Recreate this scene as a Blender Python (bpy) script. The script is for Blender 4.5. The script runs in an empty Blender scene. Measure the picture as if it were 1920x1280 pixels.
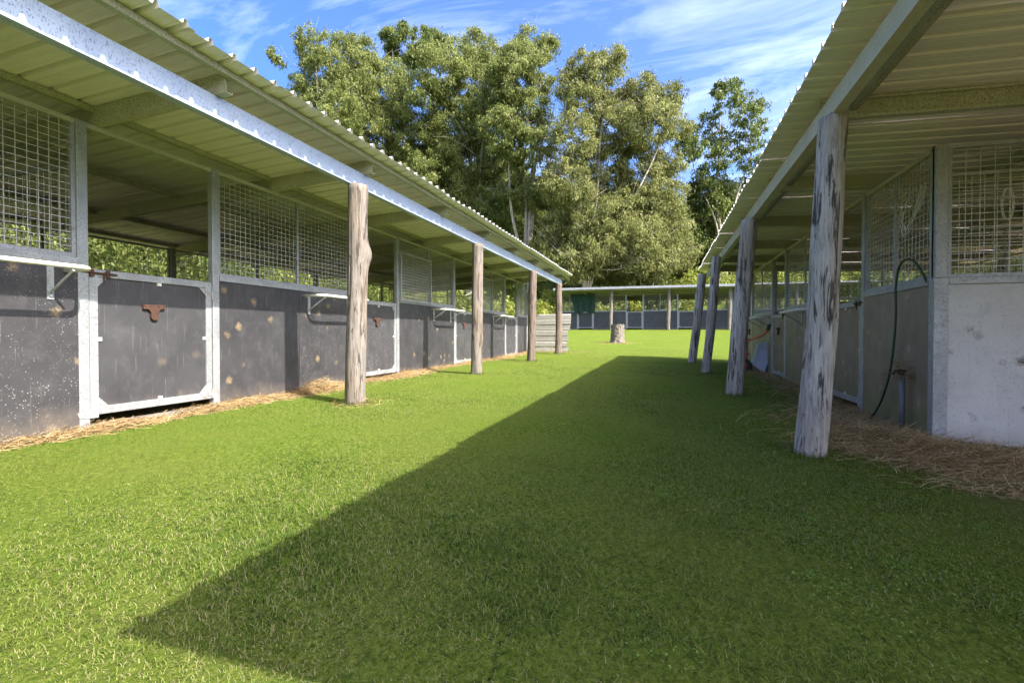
import bpy, math, random
import numpy as np
from mathutils import Vector, Matrix

scene = bpy.context.scene
COL = scene.collection
# ------------------------------------------------------------------ camera
CAM_Z = 0.627
YAW = 0.2872
cam_d = bpy.data.cameras.new('camera'); cam = bpy.data.objects.new('camera', cam_d); COL.objects.link(cam)
cam_d.sensor_width = 36.0; cam_d.lens = 36.0 * 958.7 / 1920.0
cam_d.clip_start = 0.02; cam_d.clip_end = 900.0
cam.location = (0, 0, CAM_Z); cam.rotation_euler = (math.pi / 2 - 0.0144, 0, YAW)
scene.camera = cam
# ------------------------------------------------------------------ light
SUN = Vector((1.0, -0.36, 1.09)).normalized()          # towards the sun
elev = math.asin(SUN.z); azim = math.atan2(SUN.x, SUN.y)
world = bpy.data.worlds.new('World'); scene.world = world; world.use_nodes = True
wt = world.node_tree; wt.nodes.clear()
def wn(t, **k):
    n = wt.nodes.new(t)
    for a, b in k.items(): setattr(n, a, b)
    return n
sky = wn('ShaderNodeTexSky', sky_type='NISHITA'); sky.sun_disc = False
sky.sun_elevation = elev; sky.sun_rotation = azim; sky.altitude = 1200; sky.air_density = 0.7; sky.dust_density = 10.0; sky.ozone_density = 2.5
hs = wn('ShaderNodeHueSaturation'); hs.inputs['Saturation'].default_value = 1.28; hs.inputs['Value'].default_value = 0.60; hs.inputs['Hue'].default_value = 0.508
wt.links.new(sky.outputs[0], hs.inputs['Color'])
tc = wn('ShaderNodeTexCoord')
sep = wn('ShaderNodeSeparateXYZ'); wt.links.new(tc.outputs['Generated'], sep.inputs[0])
zz = wn('ShaderNodeMath', operation='MAXIMUM'); wt.links.new(sep.outputs[2], zz.inputs[0]); zz.inputs[1].default_value = 0.06
dx = wn('ShaderNodeMath', operation='DIVIDE'); wt.links.new(sep.outputs[0], dx.inputs[0]); wt.links.new(zz.outputs[0], dx.inputs[1])
dy = wn('ShaderNodeMath', operation='DIVIDE'); wt.links.new(sep.outputs[1], dy.inputs[0]); wt.links.new(zz.outputs[0], dy.inputs[1])
cb = wn('ShaderNodeCombineXYZ'); wt.links.new(dx.outputs[0], cb.inputs[0]); wt.links.new(dy.outputs[0], cb.inputs[1])
mp = wn('ShaderNodeMapping'); mp.inputs['Rotation'].default_value = (0, 0, 0.7); mp.inputs['Scale'].default_value = (0.8, 1.5, 1); mp.inputs['Location'].default_value = (5.1, 2.6, 0)
wt.links.new(cb.outputs[0], mp.inputs[0])
ns = wn('ShaderNodeTexNoise'); ns.inputs['Scale'].default_value = 0.9; ns.inputs['Detail'].default_value = 9; ns.inputs['Roughness'].default_value = 0.62; ns.inputs['Distortion'].default_value = 1.6
wt.links.new(mp.outputs[0], ns.inputs['Vector'])
cr = wn('ShaderNodeValToRGB'); cr.color_ramp.elements[0].position = 0.44; cr.color_ramp.elements[0].color = (0, 0, 0, 1)
cr.color_ramp.elements[1].position = 0.82; cr.color_ramp.elements[1].color = (0.40, 0.40, 0.40, 1)
wt.links.new(ns.outputs[0], cr.inputs[0])
mx = wn('ShaderNodeMix', data_type='RGBA'); wt.links.new(cr.outputs[0], mx.inputs['Factor'])
wt.links.new(hs.outputs[0], mx.inputs['A']); mx.inputs['B'].default_value = (2.9, 3.1, 3.5, 1)
bg = wn('ShaderNodeBackground'); bg.inputs['Strength'].default_value = 0.15
wt.links.new(mx.outputs['Result'], bg.inputs['Color'])
out = wn('ShaderNodeOutputWorld'); wt.links.new(bg.outputs[0], out.inputs[0])

sd = bpy.data.lights.new('sun', 'SUN'); sd.energy = 2.0; sd.angle = math.radians(0.5); sd.color = (1.0, 0.94, 0.84)
sun = bpy.data.objects.new('sun', sd); COL.objects.link(sun); sun.rotation_euler = (-SUN).to_track_quat('-Z', 'Y').to_euler()
vs = scene.view_settings
vs.view_transform = 'Standard'; vs.look = 'None'; vs.gamma = 1.0; vs.use_curve_mapping = False; vs.exposure = 2.72
scene.render.engine = 'CYCLES'
scene.cycles.max_bounces = 10; scene.cycles.diffuse_bounces = 6; scene.cycles.transparent_max_bounces = 8

# ------------------------------------------------------------------ ground shape
def gz(x, y):
    """ground height; works on floats and arrays"""
    x = np.asarray(x, float); y = np.asarray(y, float)
    b = -0.105 + 0.0105 * np.clip(y - 3.0, -2.5, 8.0)
    fade = np.clip(1.0 - (y - 11.0) / 14.0, 0.0, 1.0)
    c = -0.0051 * np.clip(x + 3.0, 0.0, 5.6) ** 2 * fade
    r = 0.0085 * np.clip(y - 12.0, 0.0, 30.0) ** 1.45
    hill = 0.36 * np.clip(y - 43.0, 0, 15) + 0.22 * np.clip(y - 58.0, 0, 60)
    side = 0.22 * np.clip(-x - 15.0, 0, 60) * np.clip(1 - y / 60, 0.2, 1) + 0.12 * np.clip(x - 16.0, 0, 60)
    return b + c + r + hill + side
def g(x, y): return float(gz(x, y))

# ------------------------------------------------------------------ materials
def new_mat(name):
    m = bpy.data.materials.new(name); m.use_nodes = True
    nt = m.node_tree; nt.nodes.clear()
    o = nt.nodes.new('ShaderNodeOutputMaterial'); p = nt.nodes.new('ShaderNodeBsdfPrincipled')
    nt.links.new(p.outputs[0], o.inputs[0])
    return m, nt, p, o
class NT:
    def __init__(s, nt): s.nt = nt
    def n(s, t, ins=None, **k):
        x = s.nt.nodes.new(t)
        for a, b in k.items(): setattr(x, a, b)
        for a, b in (ins or {}).items():
            if isinstance(b, bpy.types.NodeSocket): s.nt.links.new(b, x.inputs[a])
            else: x.inputs[a].default_value = b
        return x
    def coords(s, scale=(1, 1, 1), rnd=True):
        t = s.n('ShaderNodeTexCoord').outputs['Object']
        if rnd:
            oi = s.n('ShaderNodeObjectInfo').outputs['Random']
            mu = s.n('ShaderNodeMath', {0: oi, 1: 37.0}, operation='MULTIPLY').outputs[0]
            cmb = s.n('ShaderNodeCombineXYZ', {0: mu, 1: mu, 2: mu}).outputs[0]
            t = s.n('ShaderNodeVectorMath', {0: t, 1: cmb}, operation='ADD').outputs[0]
        return s.n('ShaderNodeMapping', {'Vector': t, 'Scale': scale}).outputs[0]
    def noise(s, vec, scale, detail=4, rough=0.55, dist=0.0):
        return s.n('ShaderNodeTexNoise', {'Vector': vec, 'Scale': scale, 'Detail': detail, 'Roughness': rough, 'Distortion': dist}).outputs[0]
    def ramp(s, f, pts):
        r = s.n('ShaderNodeValToRGB', {0: f}); cr = r.color_ramp
        while len(cr.elements) > len(pts): cr.elements.remove(cr.elements[-1])
        while len(cr.elements) < len(pts): cr.elements.new(0.5)
        for e, (p, c) in zip(cr.elements, pts):
            e.position = p; e.color = (c, c, c, 1) if not isinstance(c, tuple) else (*c, 1)
        return r.outputs[0]
    def mix(s, f, a, b, blend='MIX'):
        x = s.n('ShaderNodeMix', data_type='RGBA', blend_type=blend)
        for k, v in (('Factor', f), ('A', a), ('B', b)):
            if isinstance(v, bpy.types.NodeSocket): s.nt.links.new(v, x.inputs[k])
            elif k == 'Factor': x.inputs[k].default_value = v
            else: x.inputs[k].default_value = (*v, 1)
        return x.outputs['Result']
    def bump(s, h, strength=0.3, dist=0.01):
        return s.n('ShaderNodeBump', {'Height': h, 'Strength': strength, 'Distance': dist}).outputs[0]
    def link(s, a, b): s.nt.links.new(a, b)

def metal_mat(name, c1, c2, rough=0.5, metallic=0.35, spot=None, spotscale=45, spot_lo=0.5, spot_hi=0.62, rust=0.0, stretch=(1, 1, 1)):
    m, nt, p, o = new_mat(name); N = NT(nt); v = N.coords(stretch)
    base = N.mix(N.ramp(N.noise(v, 5, 6), [(0.3, 0.0), (0.7, 1.0)]), c1, c2)
    if spot: base = N.mix(N.ramp(N.noise(v, spotscale, 5, 0.7), [(spot_lo, 0.0), (spot_hi, 0.85)]), base, spot)
    if rust: base = N.mix(N.ramp(N.noise(v, 9, 8, 0.7), [(0.62 - rust * 0.1, 0.0), (0.72, rust)]), base, (0.16, 0.07, 0.03))
    N.link(base, p.inputs['Base Color']); p.inputs['Metallic'].default_value = metallic
    N.link(N.ramp(N.noise(v, 14, 4), [(0.2, rough - 0.1), (0.8, rough + 0.15)]), p.inputs['Roughness'])
    N.link(N.bump(N.noise(v, 60, 4), 0.12, 0.003), p.inputs['Normal'])
    return m
M = {}
M['galv'] = metal_mat('galvanised_steel', (0.27, 0.285, 0.30), (0.40, 0.415, 0.43), 0.5, 0.35, (0.22, 0.23, 0.23), 60, rust=0.55)
M['galv_beam'] = metal_mat('galvanised_beam', (0.34, 0.42, 0.55), (0.42, 0.50, 0.62), 0.5, 0.3, (0.10, 0.125, 0.18), 120, 0.53, 0.64, stretch=(1, 1, 0.45))
M['cream_beam'] = metal_mat('lichen_stained_beam', (0.40, 0.39, 0.31), (0.50, 0.48, 0.40), 0.6, 0.15, (0.22, 0.19, 0.11), 110, 0.54, 0.68)
M['rafter'] = metal_mat('mossy_galvanised_rafter', (0.42, 0.41, 0.30), (0.52, 0.51, 0.39), 0.6, 0.2, (0.14, 0.15, 0.085), 130, 0.48, 0.60)
M['roof'] = metal_mat('zinc_roof_sheet', (0.68, 0.64, 0.60), (0.76, 0.73, 0.70), 0.45, 0.1, stretch=(0.35, 4, 4))
M['roof_far'] = metal_mat('weathered_olive_roof_sheet', (0.20, 0.20, 0.14), (0.28, 0.28, 0.20), 0.6, 0.1)
M['wire'] = metal_mat('galvanised_wire', (0.42, 0.41, 0.38), (0.58, 0.57, 0.54), 0.5, 0.3, rust=0.3)
M['rust'] = metal_mat('rusty_iron', (0.045, 0.022, 0.016), (0.085, 0.038, 0.025), 0.85, 0.1, (0.05, 0.025, 0.02), 30)
M['white_pipe'] = metal_mat('cream_painted_pipe', (0.62, 0.60, 0.53), (0.72, 0.70, 0.64), 0.45, 0.0, (0.30, 0.22, 0.14), 40, 0.62, 0.7)
M['dark_metal'] = metal_mat('dark_steel', (0.05, 0.05, 0.05), (0.09, 0.085, 0.08), 0.6, 0.2)
M['tin'] = metal_mat('old_corrugated_tin', (0.34, 0.33, 0.30), (0.50, 0.48, 0.44), 0.5, 0.35, (0.2, 0.13, 0.08), 10, 0.58, 0.72, stretch=(1, 1, 5))
M['red_tube'] = metal_mat('red_painted_tube', (0.42, 0.07, 0.03), (0.52, 0.12, 0.06), 0.5, 0.0, (0.2, 0.09, 0.05), 40, 0.6, 0.7)
M['tray'] = metal_mat('galvanised_tray', (0.25, 0.28, 0.36), (0.36, 0.39, 0.47), 0.5, 0.2, (0.45, 0.45, 0.45), 60, 0.62, 0.68)
M['rubber'] = metal_mat('black_rubber', (0.02, 0.02, 0.02), (0.035, 0.035, 0.035), 0.7, 0.0)
M['hose'] = metal_mat('green_hose', (0.012, 0.035, 0.022), (0.02, 0.06, 0.035), 0.4, 0.0)
M['pvc'] = metal_mat('grey_pvc', (0.10, 0.105, 0.12), (0.14, 0.145, 0.155), 0.5, 0.0)
M['twine'] = metal_mat('baling_twine', (0.5, 0.48, 0.40), (0.62, 0.6, 0.52), 0.9, 0.0)
M['cloth'] = metal_mat('green_shade_cloth', (0.008, 0.03, 0.022), (0.013, 0.045, 0.032), 0.85, 0.0)

def ply_mat(name, c1, c2, speck=(0.35, 0.34, 0.32), hay=0.75, moss=0.0, chips=None, keep0=0.55):
    m, nt, p, o = new_mat(name); N = NT(nt); v = N.coords()
    base = N.mix(N.ramp(N.noise(v, 2.2, 7, 0.65), [(0.3, 0.0), (0.72, 1.0)]), c1, c2)
    dust = N.ramp(N.noise(v, 7.0, 10, 0.75, 0.2), [(0.50, 0.0), (0.85, 0.4)])
    base = N.mix(dust, base, (0.13, 0.13, 0.135))
    scr = N.ramp(N.noise(N.coords((9, 9, 0.7)), 9, 3, 0.5), [(0.70, 0.0), (0.76, 0.45)])
    base = N.mix(scr, base, (0.22, 0.21, 0.2))
    drip = N.ramp(N.noise(N.coords((14, 14, 0.35)), 6, 3, 0.5), [(0.66, 0.0), (0.70, 0.35), (0.74, 0.0)])
    base = N.mix(drip, base, (0.26, 0.25, 0.23))
    scf = N.ramp(N.noise(N.coords((2, 2, 22)), 7, 5, 0.6, 2.0), [(0.70, 0.0), (0.76, 0.4)])
    base = N.mix(scf, base, (0.24, 0.235, 0.23))
    # small pale specks, only in patches
    vor = N.n('ShaderNodeTexVoronoi', {'Vector': v, 'Scale': 70.0, 'Randomness': 1.0})
    dots = N.ramp(vor.outputs['Distance'], [(0.18, 1.0), (0.3, 0.0)])
    keep = N.ramp(N.n('ShaderNodeSeparateColor', {0: vor.outputs['Color']}).outputs[0], [(0.68, 0.0), (0.72, 1.0)])
    patch = N.ramp(N.noise(v, 3.1, 3), [(0.34, 0.0), (0.60, 1.0)])
    f = N.n('ShaderNodeMath', {0: dots, 1: keep}, operation='MULTIPLY').outputs[0]
    f = N.n('ShaderNodeMath', {0: f, 1: patch}, operation='MULTIPLY').outputs[0]
    base = N.mix(f, base, speck)
    # hay and dung splashes
    v2 = N.n('ShaderNodeTexVoronoi', {'Vector': N.mix(0.06, v, N.n('ShaderNodeTexNoise', {'Vector': v, 'Scale': 20.0, 'Detail': 4.0}).outputs[1]), 'Scale': 5.5})
    sp = N.ramp(v2.outputs['Distance'], [(0.08, 1.0), (0.26, 0.0)])
    kp = N.ramp(N.n('ShaderNodeSeparateColor', {0: v2.outputs['Color']}).outputs[1], [(keep0, 0.0), (keep0 + .02, hay)])
    tex = N.ramp(N.noise(v, 60, 5, 0.8), [(0.40, 0.0), (0.50, 1.0)])
    f2 = N.n('ShaderNodeMath', {0: N.n('ShaderNodeMath', {0: sp, 1: kp}, operation='MULTIPLY').outputs[0], 1: tex}, operation='MULTIPLY').outputs[0]
    base = N.mix(f2, base, chips or (0.30, 0.22, 0.12))
    if moss:
        z = N.n('ShaderNodeSeparateXYZ', {0: N.n('ShaderNodeTexCoord').outputs['Object']}).outputs[2]
        st = N.noise(N.coords((8, 8, 0.8)), 2.2, 6, 0.6)
        zf = N.n('ShaderNodeMath', {0: N.n('ShaderNodeMath', {0: st, 1: 1.0}, operation='MULTIPLY').outputs[0], 1: z}, operation='SUBTRACT').outputs[0]
        base = N.mix(N.ramp(zf, [(0.18, 0.0), (0.42, moss)]), base, (0.15, 0.17, 0.05))
        base = N.mix(N.ramp(N.noise(v, 1.4, 5), [(0.4, 0.0), (0.7, moss * 0.5)]), base, (0.14, 0.125, 0.07))
    # muddy splash and dust low on the board
    z = N.n('ShaderNodeSeparateXYZ', {0: N.n('ShaderNodeTexCoord').outputs['Object']}).outputs[2]
    zn = N.n('ShaderNodeMath', {0: z, 1: N.n('ShaderNodeMath', {0: N.noise(v, 5, 6, 0.7), 1: 0.35}, operation='MULTIPLY').outputs[0]}, operation='SUBTRACT').outputs[0]
    zn = N.n('ShaderNodeMath', {0: zn, 1: 0.5}, operation='ADD').outputs[0]
    base = N.mix(N.ramp(zn, [(0.18, 0.7), (0.26, 0.35), (0.42, 0.0)]), base, (0.20, 0.165, 0.12))
    N.link(base, p.inputs['Base Color'])
    N.link(N.ramp(N.noise(v, 6, 4), [(0.2, 0.45), (0.8, 0.75)]), p.inputs['Roughness'])
    N.link(N.bump(N.noise(v, 25, 6), 0.25, 0.003), p.inputs['Normal'])
    return m
M['ply'] = ply_mat('dark_formply', (0.026, 0.025, 0.029), (0.046, 0.044, 0.049))
M['ply_door'] = ply_mat('dark_formply_door', (0.034, 0.033, 0.038), (0.054, 0.053, 0.058), hay=0.2)
M['ply_mossy'] = ply_mat('mossy_brown_formply', (0.17, 0.13, 0.10), (0.27, 0.21, 0.155), hay=0.9, moss=0.6, chips=(0.46, 0.34, 0.28), keep0=0.3)
M['ply_far'] = ply_mat('blue_black_formply', (0.028, 0.030, 0.042), (0.045, 0.048, 0.062), hay=0.35)
M['ply_grey'] = ply_mat('grey_painted_panel', (0.50, 0.48, 0.475), (0.60, 0.58, 0.575), speck=(0.2, 0.18, 0.16), hay=1.0, chips=(0.10, 0.07, 0.06), keep0=0.2)

def wood_mat(name, lo, mid, hi):
    m, nt, p, o = new_mat(name); N = NT(nt)
    v = N.coords((1, 1, 0.10)); v1 = N.coords((1, 1, 0.3))
    a = N.noise(v, 38, 8, 0.7, 0.4)
    base = N.ramp(a, [(0.30, lo), (0.48, mid), (0.72, hi)])
    dark = N.ramp(N.noise(N.coords((1, 1, 0.11)), 24, 6, 0.65, 0.5), [(0.55, 0.0), (0.60, 0.95)])
    base = N.mix(dark, base, (0.035, 0.028, 0.024))
    warm = N.ramp(N.noise(v1, 5, 4), [(0.45, 0.0), (0.7, 0.55)])
    base = N.mix(warm, base, (0.20, 0.15, 0.105))
    N.link(base, p.inputs['Base Color']); p.inputs['Roughness'].default_value = 0.85
    hgt = N.mix(dark, a, (0, 0, 0))
    N.link(N.bump(hgt, 0.8, 0.012), p.inputs['Normal'])
    return m
M['wood'] = wood_mat('weathered_grey_post', (0.12, 0.105, 0.095), (0.37, 0.345, 0.325), (0.54, 0.515, 0.49))  # paler copy for the shaded right posts, brightness lifted in the colour
M['wood_sun'] = wood_mat('silvery_brown_post', (0.055, 0.045, 0.038), (0.165, 0.145, 0.125), (0.27, 0.245, 0.22))  # darker copy for sunlit posts, colour lowered to offset the sun
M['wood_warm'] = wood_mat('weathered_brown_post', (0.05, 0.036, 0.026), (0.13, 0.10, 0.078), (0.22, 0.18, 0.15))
M['bark_dark'] = wood_mat('stump_bark', (0.05, 0.04, 0.032), (0.16, 0.14, 0.12), (0.30, 0.28, 0.25))
M['bark'] = wood_mat('pale_gum_bark', (0.20, 0.17, 0.13), (0.40, 0.35, 0.28), (0.55, 0.50, 0.42))
M['sill'] = wood_mat('grey_sill_board', (0.07, 0.06, 0.055), (0.17, 0.15, 0.14), (0.3, 0.28, 0.26))

def tint_mat(name, cols, rough=0.5, trans=0.3, spec=0.3, patch=None):
    """leaf / blade material: 'tint' is a random number stored per leaf"""
    m, nt, p, o = new_mat(name); N = NT(nt)
    t = N.n('ShaderNodeAttribute', attribute_name='tint').outputs['Fac']
    k = len(cols)
    base = N.ramp(t, [(i / (k - 1), c) for i, c in enumerate(cols)])
    if patch:
        v = N.n('ShaderNodeTexCoord').outputs['Object']
        base = N.mix(N.ramp(N.noise(v, patch[0], 5, 0.6), [(0.42, 0.0), (0.66, patch[2])]), base, patch[1])
    N.link(base, p.inputs['Base Color']); p.inputs['Roughness'].default_value = rough
    p.inputs['Specular IOR Level'].default_value = spec
    tr = N.n('ShaderNodeBsdfTranslucent'); N.link(base, tr.inputs[0])
    ms = N.n('ShaderNodeMixShader', {0: trans}); N.link(p.outputs[0], ms.inputs[1]); N.link(tr.outputs[0], ms.inputs[2])
    N.link(ms.outputs[0], o.inputs[0])
    return m
M['leaf_gum'] = tint_mat('gum_leaves', [(0.06, 0.082, 0.022), (0.165, 0.20, 0.055), (0.28, 0.305, 0.105), (0.34, 0.37, 0.18)], 0.65, 0.42, 0.1)
M['leaf_grey'] = tint_mat('grey_gum_leaves', [(0.075, 0.09, 0.026), (0.185, 0.20, 0.06), (0.30, 0.31, 0.12), (0.36, 0.385, 0.21)], 0.65, 0.38, 0.1)
M['leaf_dark'] = tint_mat('dark_leaves', [(0.04, 0.065, 0.016), (0.10, 0.14, 0.028), (0.18, 0.22, 0.05), (0.28, 0.31, 0.10)], 0.5, 0.38, 0.3)
M['leaf_bright'] = tint_mat('bright_scrub_leaves', [(0.10, 0.13, 0.02), (0.22, 0.26, 0.04), (0.33, 0.36, 0.07), (0.42, 0.43, 0.15)], 0.5, 0.4)
M['grass'] = tint_mat('lawn_grass', [(0.022, 0.045, 0.012), (0.078, 0.145, 0.022), (0.152, 0.228, 0.036), (0.235, 0.275, 0.075), (0.31, 0.265, 0.155)], 0.7, 0.40, 0.08, patch=(0.9, (0.24, 0.27, 0.06), 0.45))
M['weed'] = tint_mat('clover_leaves', [(0.09, 0.19, 0.025), (0.16, 0.28, 0.045)], 0.5, 0.3)
M['hay'] = tint_mat('dry_hay', [(0.16, 0.095, 0.04), (0.30, 0.20, 0.09), (0.44, 0.32, 0.16), (0.56, 0.46, 0.27)], 0.8, 0.15, 0.2)

def ground_mat():
    m, nt, p, o = new_mat('lawn_soil'); N = NT(nt)
    v = N.n('ShaderNodeTexCoord').outputs['Object']
    fine = N.noise(v, 130, 6, 0.75)
    blades = N.noise(N.n('ShaderNodeMapping', {'Vector': v, 'Scale': (1, 0.6, 1), 'Rotation': (0, 0, 0.5)}).outputs[0], 60, 8, 0.8, 0.5)
    base = N.ramp(blades, [(0.34, (0.016, 0.020, 0.009)), (0.43, (0.055, 0.095, 0.014)), (0.55, (0.130, 0.185, 0.024)), (0.70, (0.26, 0.27, 0.075))])
    base = N.mix(N.ramp(N.noise(v, 0.8, 7, 0.65), [(0.42, 0.0), (0.72, 0.55)]), base, (0.155, 0.175, 0.038))
    base = N.mix(N.ramp(N.noise(v, 3.3, 6, 0.7), [(0.52, 0.0), (0.75, 0.6)]), base, (0.09, 0.155, 0.022))
    base = N.mix(N.ramp(fine, [(0.52, 0.0), (0.7, 0.5)]), base, (0.05, 0.05, 0.022))
    # bare dusty earth under the stables and along the walls
    s = N.n('ShaderNodeSeparateXYZ', {0: v})
    wob = N.n('ShaderNodeMath', {0: N.noise(v, 2.5, 6, 0.65), 1: 0.7}, operation='MULTIPLY').outputs[0]
    lx = N.n('ShaderNodeMath', {0: N.n('ShaderNodeMath', {0: s.outputs[0], 1: -1.0}, operation='MULTIPLY').outputs[0], 1: wob}, operation='ADD').outputs[0]
    rx = N.n('ShaderNodeMath', {0: s.outputs[0], 1: wob}, operation='ADD').outputs[0]
    lf = N.ramp(N.n('ShaderNodeMapRange', {0: lx, 1: 4.30, 2: 4.75}).outputs[0], [(0, 0.0), (1, 1.0)])
    rf = N.ramp(N.n('ShaderNodeMapRange', {0: rx, 1: 1.85, 2: 2.5}).outputs[0], [(0, 0.0), (1, 1.0)])
    rf = N.n('ShaderNodeMath', {0: rf, 1: N.n('ShaderNodeMapRange', {0: s.outputs[1], 1: 14.4, 2: 14.0}).outputs[0]}, operation='MULTIPLY').outputs[0]
    lf = N.n('ShaderNodeMath', {0: lf, 1: N.n('ShaderNodeMapRange', {0: s.outputs[1], 1: 16.8, 2: 16.2}).outputs[0]}, operation='MULTIPLY').outputs[0]
    # only as deep as the buildings
    lf = N.n('ShaderNodeMath', {0: lf, 1: N.n('ShaderNodeMapRange', {0: s.outputs[0], 1: -11.6, 2: -11.2}).outputs[0]}, operation='MULTIPLY').outputs[0]
    rf = N.n('ShaderNodeMath', {0: rf, 1: N.n('ShaderNodeMapRange', {0: s.outputs[0], 1: 9.4, 2: 9.0}).outputs[0]}, operation='MULTIPLY').outputs[0]
    soil = N.ramp(N.noise(v, 14, 7, 0.7), [(0.3, (0.10, 0.075, 0.045)), (0.7, (0.24, 0.18, 0.11))])
    base = N.mix(lf, base, soil); base = N.mix(rf, base, soil)
    N.link(base, p.inputs['Base Color']); p.inputs['Roughness'].default_value = 1.0; p.inputs['Specular IOR Level'].default_value = 0.02
    hh = N.mix(0.5, blades, fine)
    N.link(N.bump(hh, 0.9, 0.03), p.inputs['Normal'])
    return m
M['ground'] = ground_mat()

# ------------------------------------------------------------------ mesh helpers
class MB:
    def __init__(s): s.v = []; s.f = []
    def add(s, vs, fs):
        n = len(s.v); s.v += [tuple(q) for q in vs]; s.f += [tuple(i + n for i in f) for f in fs]; return s
    def box(s, x0, x1, y0, y1, z0, z1, T=None):
        vs = [(x0, y0, z0), (x1, y0, z0), (x1, y1, z0), (x0, y1, z0), (x0, y0, z1), (x1, y0, z1), (x1, y1, z1), (x0, y1, z1)]
        if T: vs = [T(Vector(q)) for q in vs]
        return s.add(vs, [(0, 3, 2, 1), (4, 5, 6, 7), (0, 1, 5, 4), (1, 2, 6, 5), (2, 3, 7, 6), (3, 0, 4, 7)])
    def tube(s, pts, r, n=8, cap=True):
        pts = [Vector(p) for p in pts]; rs = r if hasattr(r, '__len__') else [r] * len(pts)
        base = len(s.v); up = None
        for i, p in enumerate(pts):
            d = (pts[min(i + 1, len(pts) - 1)] - pts[max(i - 1, 0)]).normalized()
            if up is None: up = d.orthogonal().normalized()
            a = (up - d * up.dot(d)).normalized(); b = d.cross(a); up = a
            for k in range(n):
                t = 2 * math.pi * k / n
                s.v.append(tuple(p + (a * math.cos(t) + b * math.sin(t)) * rs[i]))
        for i in range(len(pts) - 1):
            for k in range(n):
                k2 = (k + 1) % n
                s.f.append((base + i * n + k, base + i * n + k2, base + (i + 1) * n + k2, base + (i + 1) * n + k))
        if cap:
            s.f.append(tuple(base + k for k in reversed(range(n)))); e = base + (len(pts) - 1) * n
            s.f.append(tuple(e + k for k in range(n)))
        return s
    def prism(s, poly, axis, a0, a1):
        """extrude a 2D polygon along axis 'x','y' or 'z'"""
        def P(u, w, t): return {'x': (t, u, w), 'y': (u, t, w), 'z': (u, w, t)}[axis]
        n = len(poly); vs = [P(u, w, a0) for u, w in poly] + [P(u, w, a1) for u, w in poly]
        fs = [tuple(reversed(range(n))), tuple(range(n, 2 * n))] + [(i, (i + 1) % n, n + (i + 1) % n, n + i) for i in range(n)]
        return s.add(vs, fs)
    def mesh(s, name, mat, smooth=False):
        me = bpy.data.meshes.new(name); me.from_pydata(s.v, [], s.f); me.validate(); me.update()
        import bmesh
        bm = bmesh.new(); bm.from_mesh(me); bmesh.ops.recalc_face_normals(bm, faces=bm.faces); bm.to_mesh(me); bm.free()
        me.materials.append(mat)
        if smooth: me.shade_smooth()
        return me
def smooth(pts, n=6):
    P = [Vector(p) for p in pts]; o = []
    for i in range(len(P) - 1):
        p0, p1, p2, p3 = P[max(i - 1, 0)], P[i], P[i + 1], P[min(i + 2, len(P) - 1)]
        for k in range(n):
            t = k / n; o.append(0.5 * ((2 * p1) + (-p0 + p2) * t + (2 * p0 - 5 * p1 + 4 * p2 - p3) * t * t + (-p0 + 3 * p1 - 3 * p2 + p3) * t ** 3))
    o.append(P[-1]); return o
def link(name, me, parent=None, loc=(0, 0, 0), rot=(0, 0, 0)):
    o = bpy.data.objects.new(name, me); COL.objects.link(o); o.location = loc; o.rotation_euler = rot
    if parent: o.parent = parent
    return o
def bevel(o, w=0.003, seg=1):
    b = o.modifiers.new('bevel', 'BEVEL'); b.width = w; b.segments = seg; b.limit_method = 'ANGLE'; b.harden_normals = False
def tag(o, label=None, cat=None, group=None, kind=None):
    if label: o['label'] = label
    if cat: o['category'] = cat
    if group: o['group'] = group
    if kind: o['kind'] = kind
    return o
def empty(name, loc, rz=0.0):
    o = bpy.data.objects.new(name, None); COL.objects.link(o); o.location = loc; o.rotation_euler = (0, 0, rz); o.empty_display_size = 0.2
    return o
CACHE = {}
def cached(key, fn):
    if key not in CACHE: CACHE[key] = fn()
    return CACHE[key]

# fast quads from numpy
def quads(name, V, mat, tint, parent=None, nper=4):
    V = np.ascontiguousarray(V.reshape(-1, 3), dtype=np.float32); nf = len(V) // nper
    me = bpy.data.meshes.new(name)
    me.vertices.add(len(V)); me.vertices.foreach_set('co', V.ravel())
    me.loops.add(len(V)); me.loops.foreach_set('vertex_index', np.arange(len(V), dtype=np.int32))
    me.polygons.add(nf); me.polygons.foreach_set('loop_start', np.arange(0, len(V), nper, dtype=np.int32))
    at = me.attributes.new('tint', 'FLOAT', 'FACE'); at.data.foreach_set('value', np.ascontiguousarray(tint, dtype=np.float32))
    me.update(calc_edges=True); me.materials.append(mat)
    return me

# ------------------------------------------------------------------ terrain
def axis(segs):
    a = []
    for lo, hi, st in segs: a += list(np.arange(lo, hi, st))
    a.append(segs[-1][1]); return np.array(a)
xs = axis([(-260, -60, 25), (-60, -16, 4), (-16, -6, 1.0), (-6, 4, 0.2), (4, 16, 1.0), (16, 60, 4), (60, 260, 25)])
ys = axis([(-120, -20, 20), (-20, -2, 2), (-2, 18, 0.25), (18, 50, 1.0), (50, 130, 4), (130, 330, 25)])
X, Y = np.meshgrid(xs, ys)
rg = np.random.default_rng(3)
near = np.clip(1 - (np.abs(X) + np.abs(Y - 8)) / 22, 0, 1)
Z = gz(X, Y) + near * 0.006 * (np.sin(X * 2.3 + Y) + np.sin(Y * 1.7 - X * 1.1)) 
tv = np.stack([X, Y, Z], -1).reshape(-1, 3); nx = len(xs); ny = len(ys)
tf = [(j * nx + i, j * nx + i + 1, (j + 1) * nx + i + 1, (j + 1) * nx + i) for j in range(ny - 1) for i in range(nx - 1)]
me = bpy.data.meshes.new('ground'); me.from_pydata(tv.tolist(), [], tf); me.materials.append(M['ground']); me.shade_smooth()
tag(link('ground', me), kind='structure')

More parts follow.
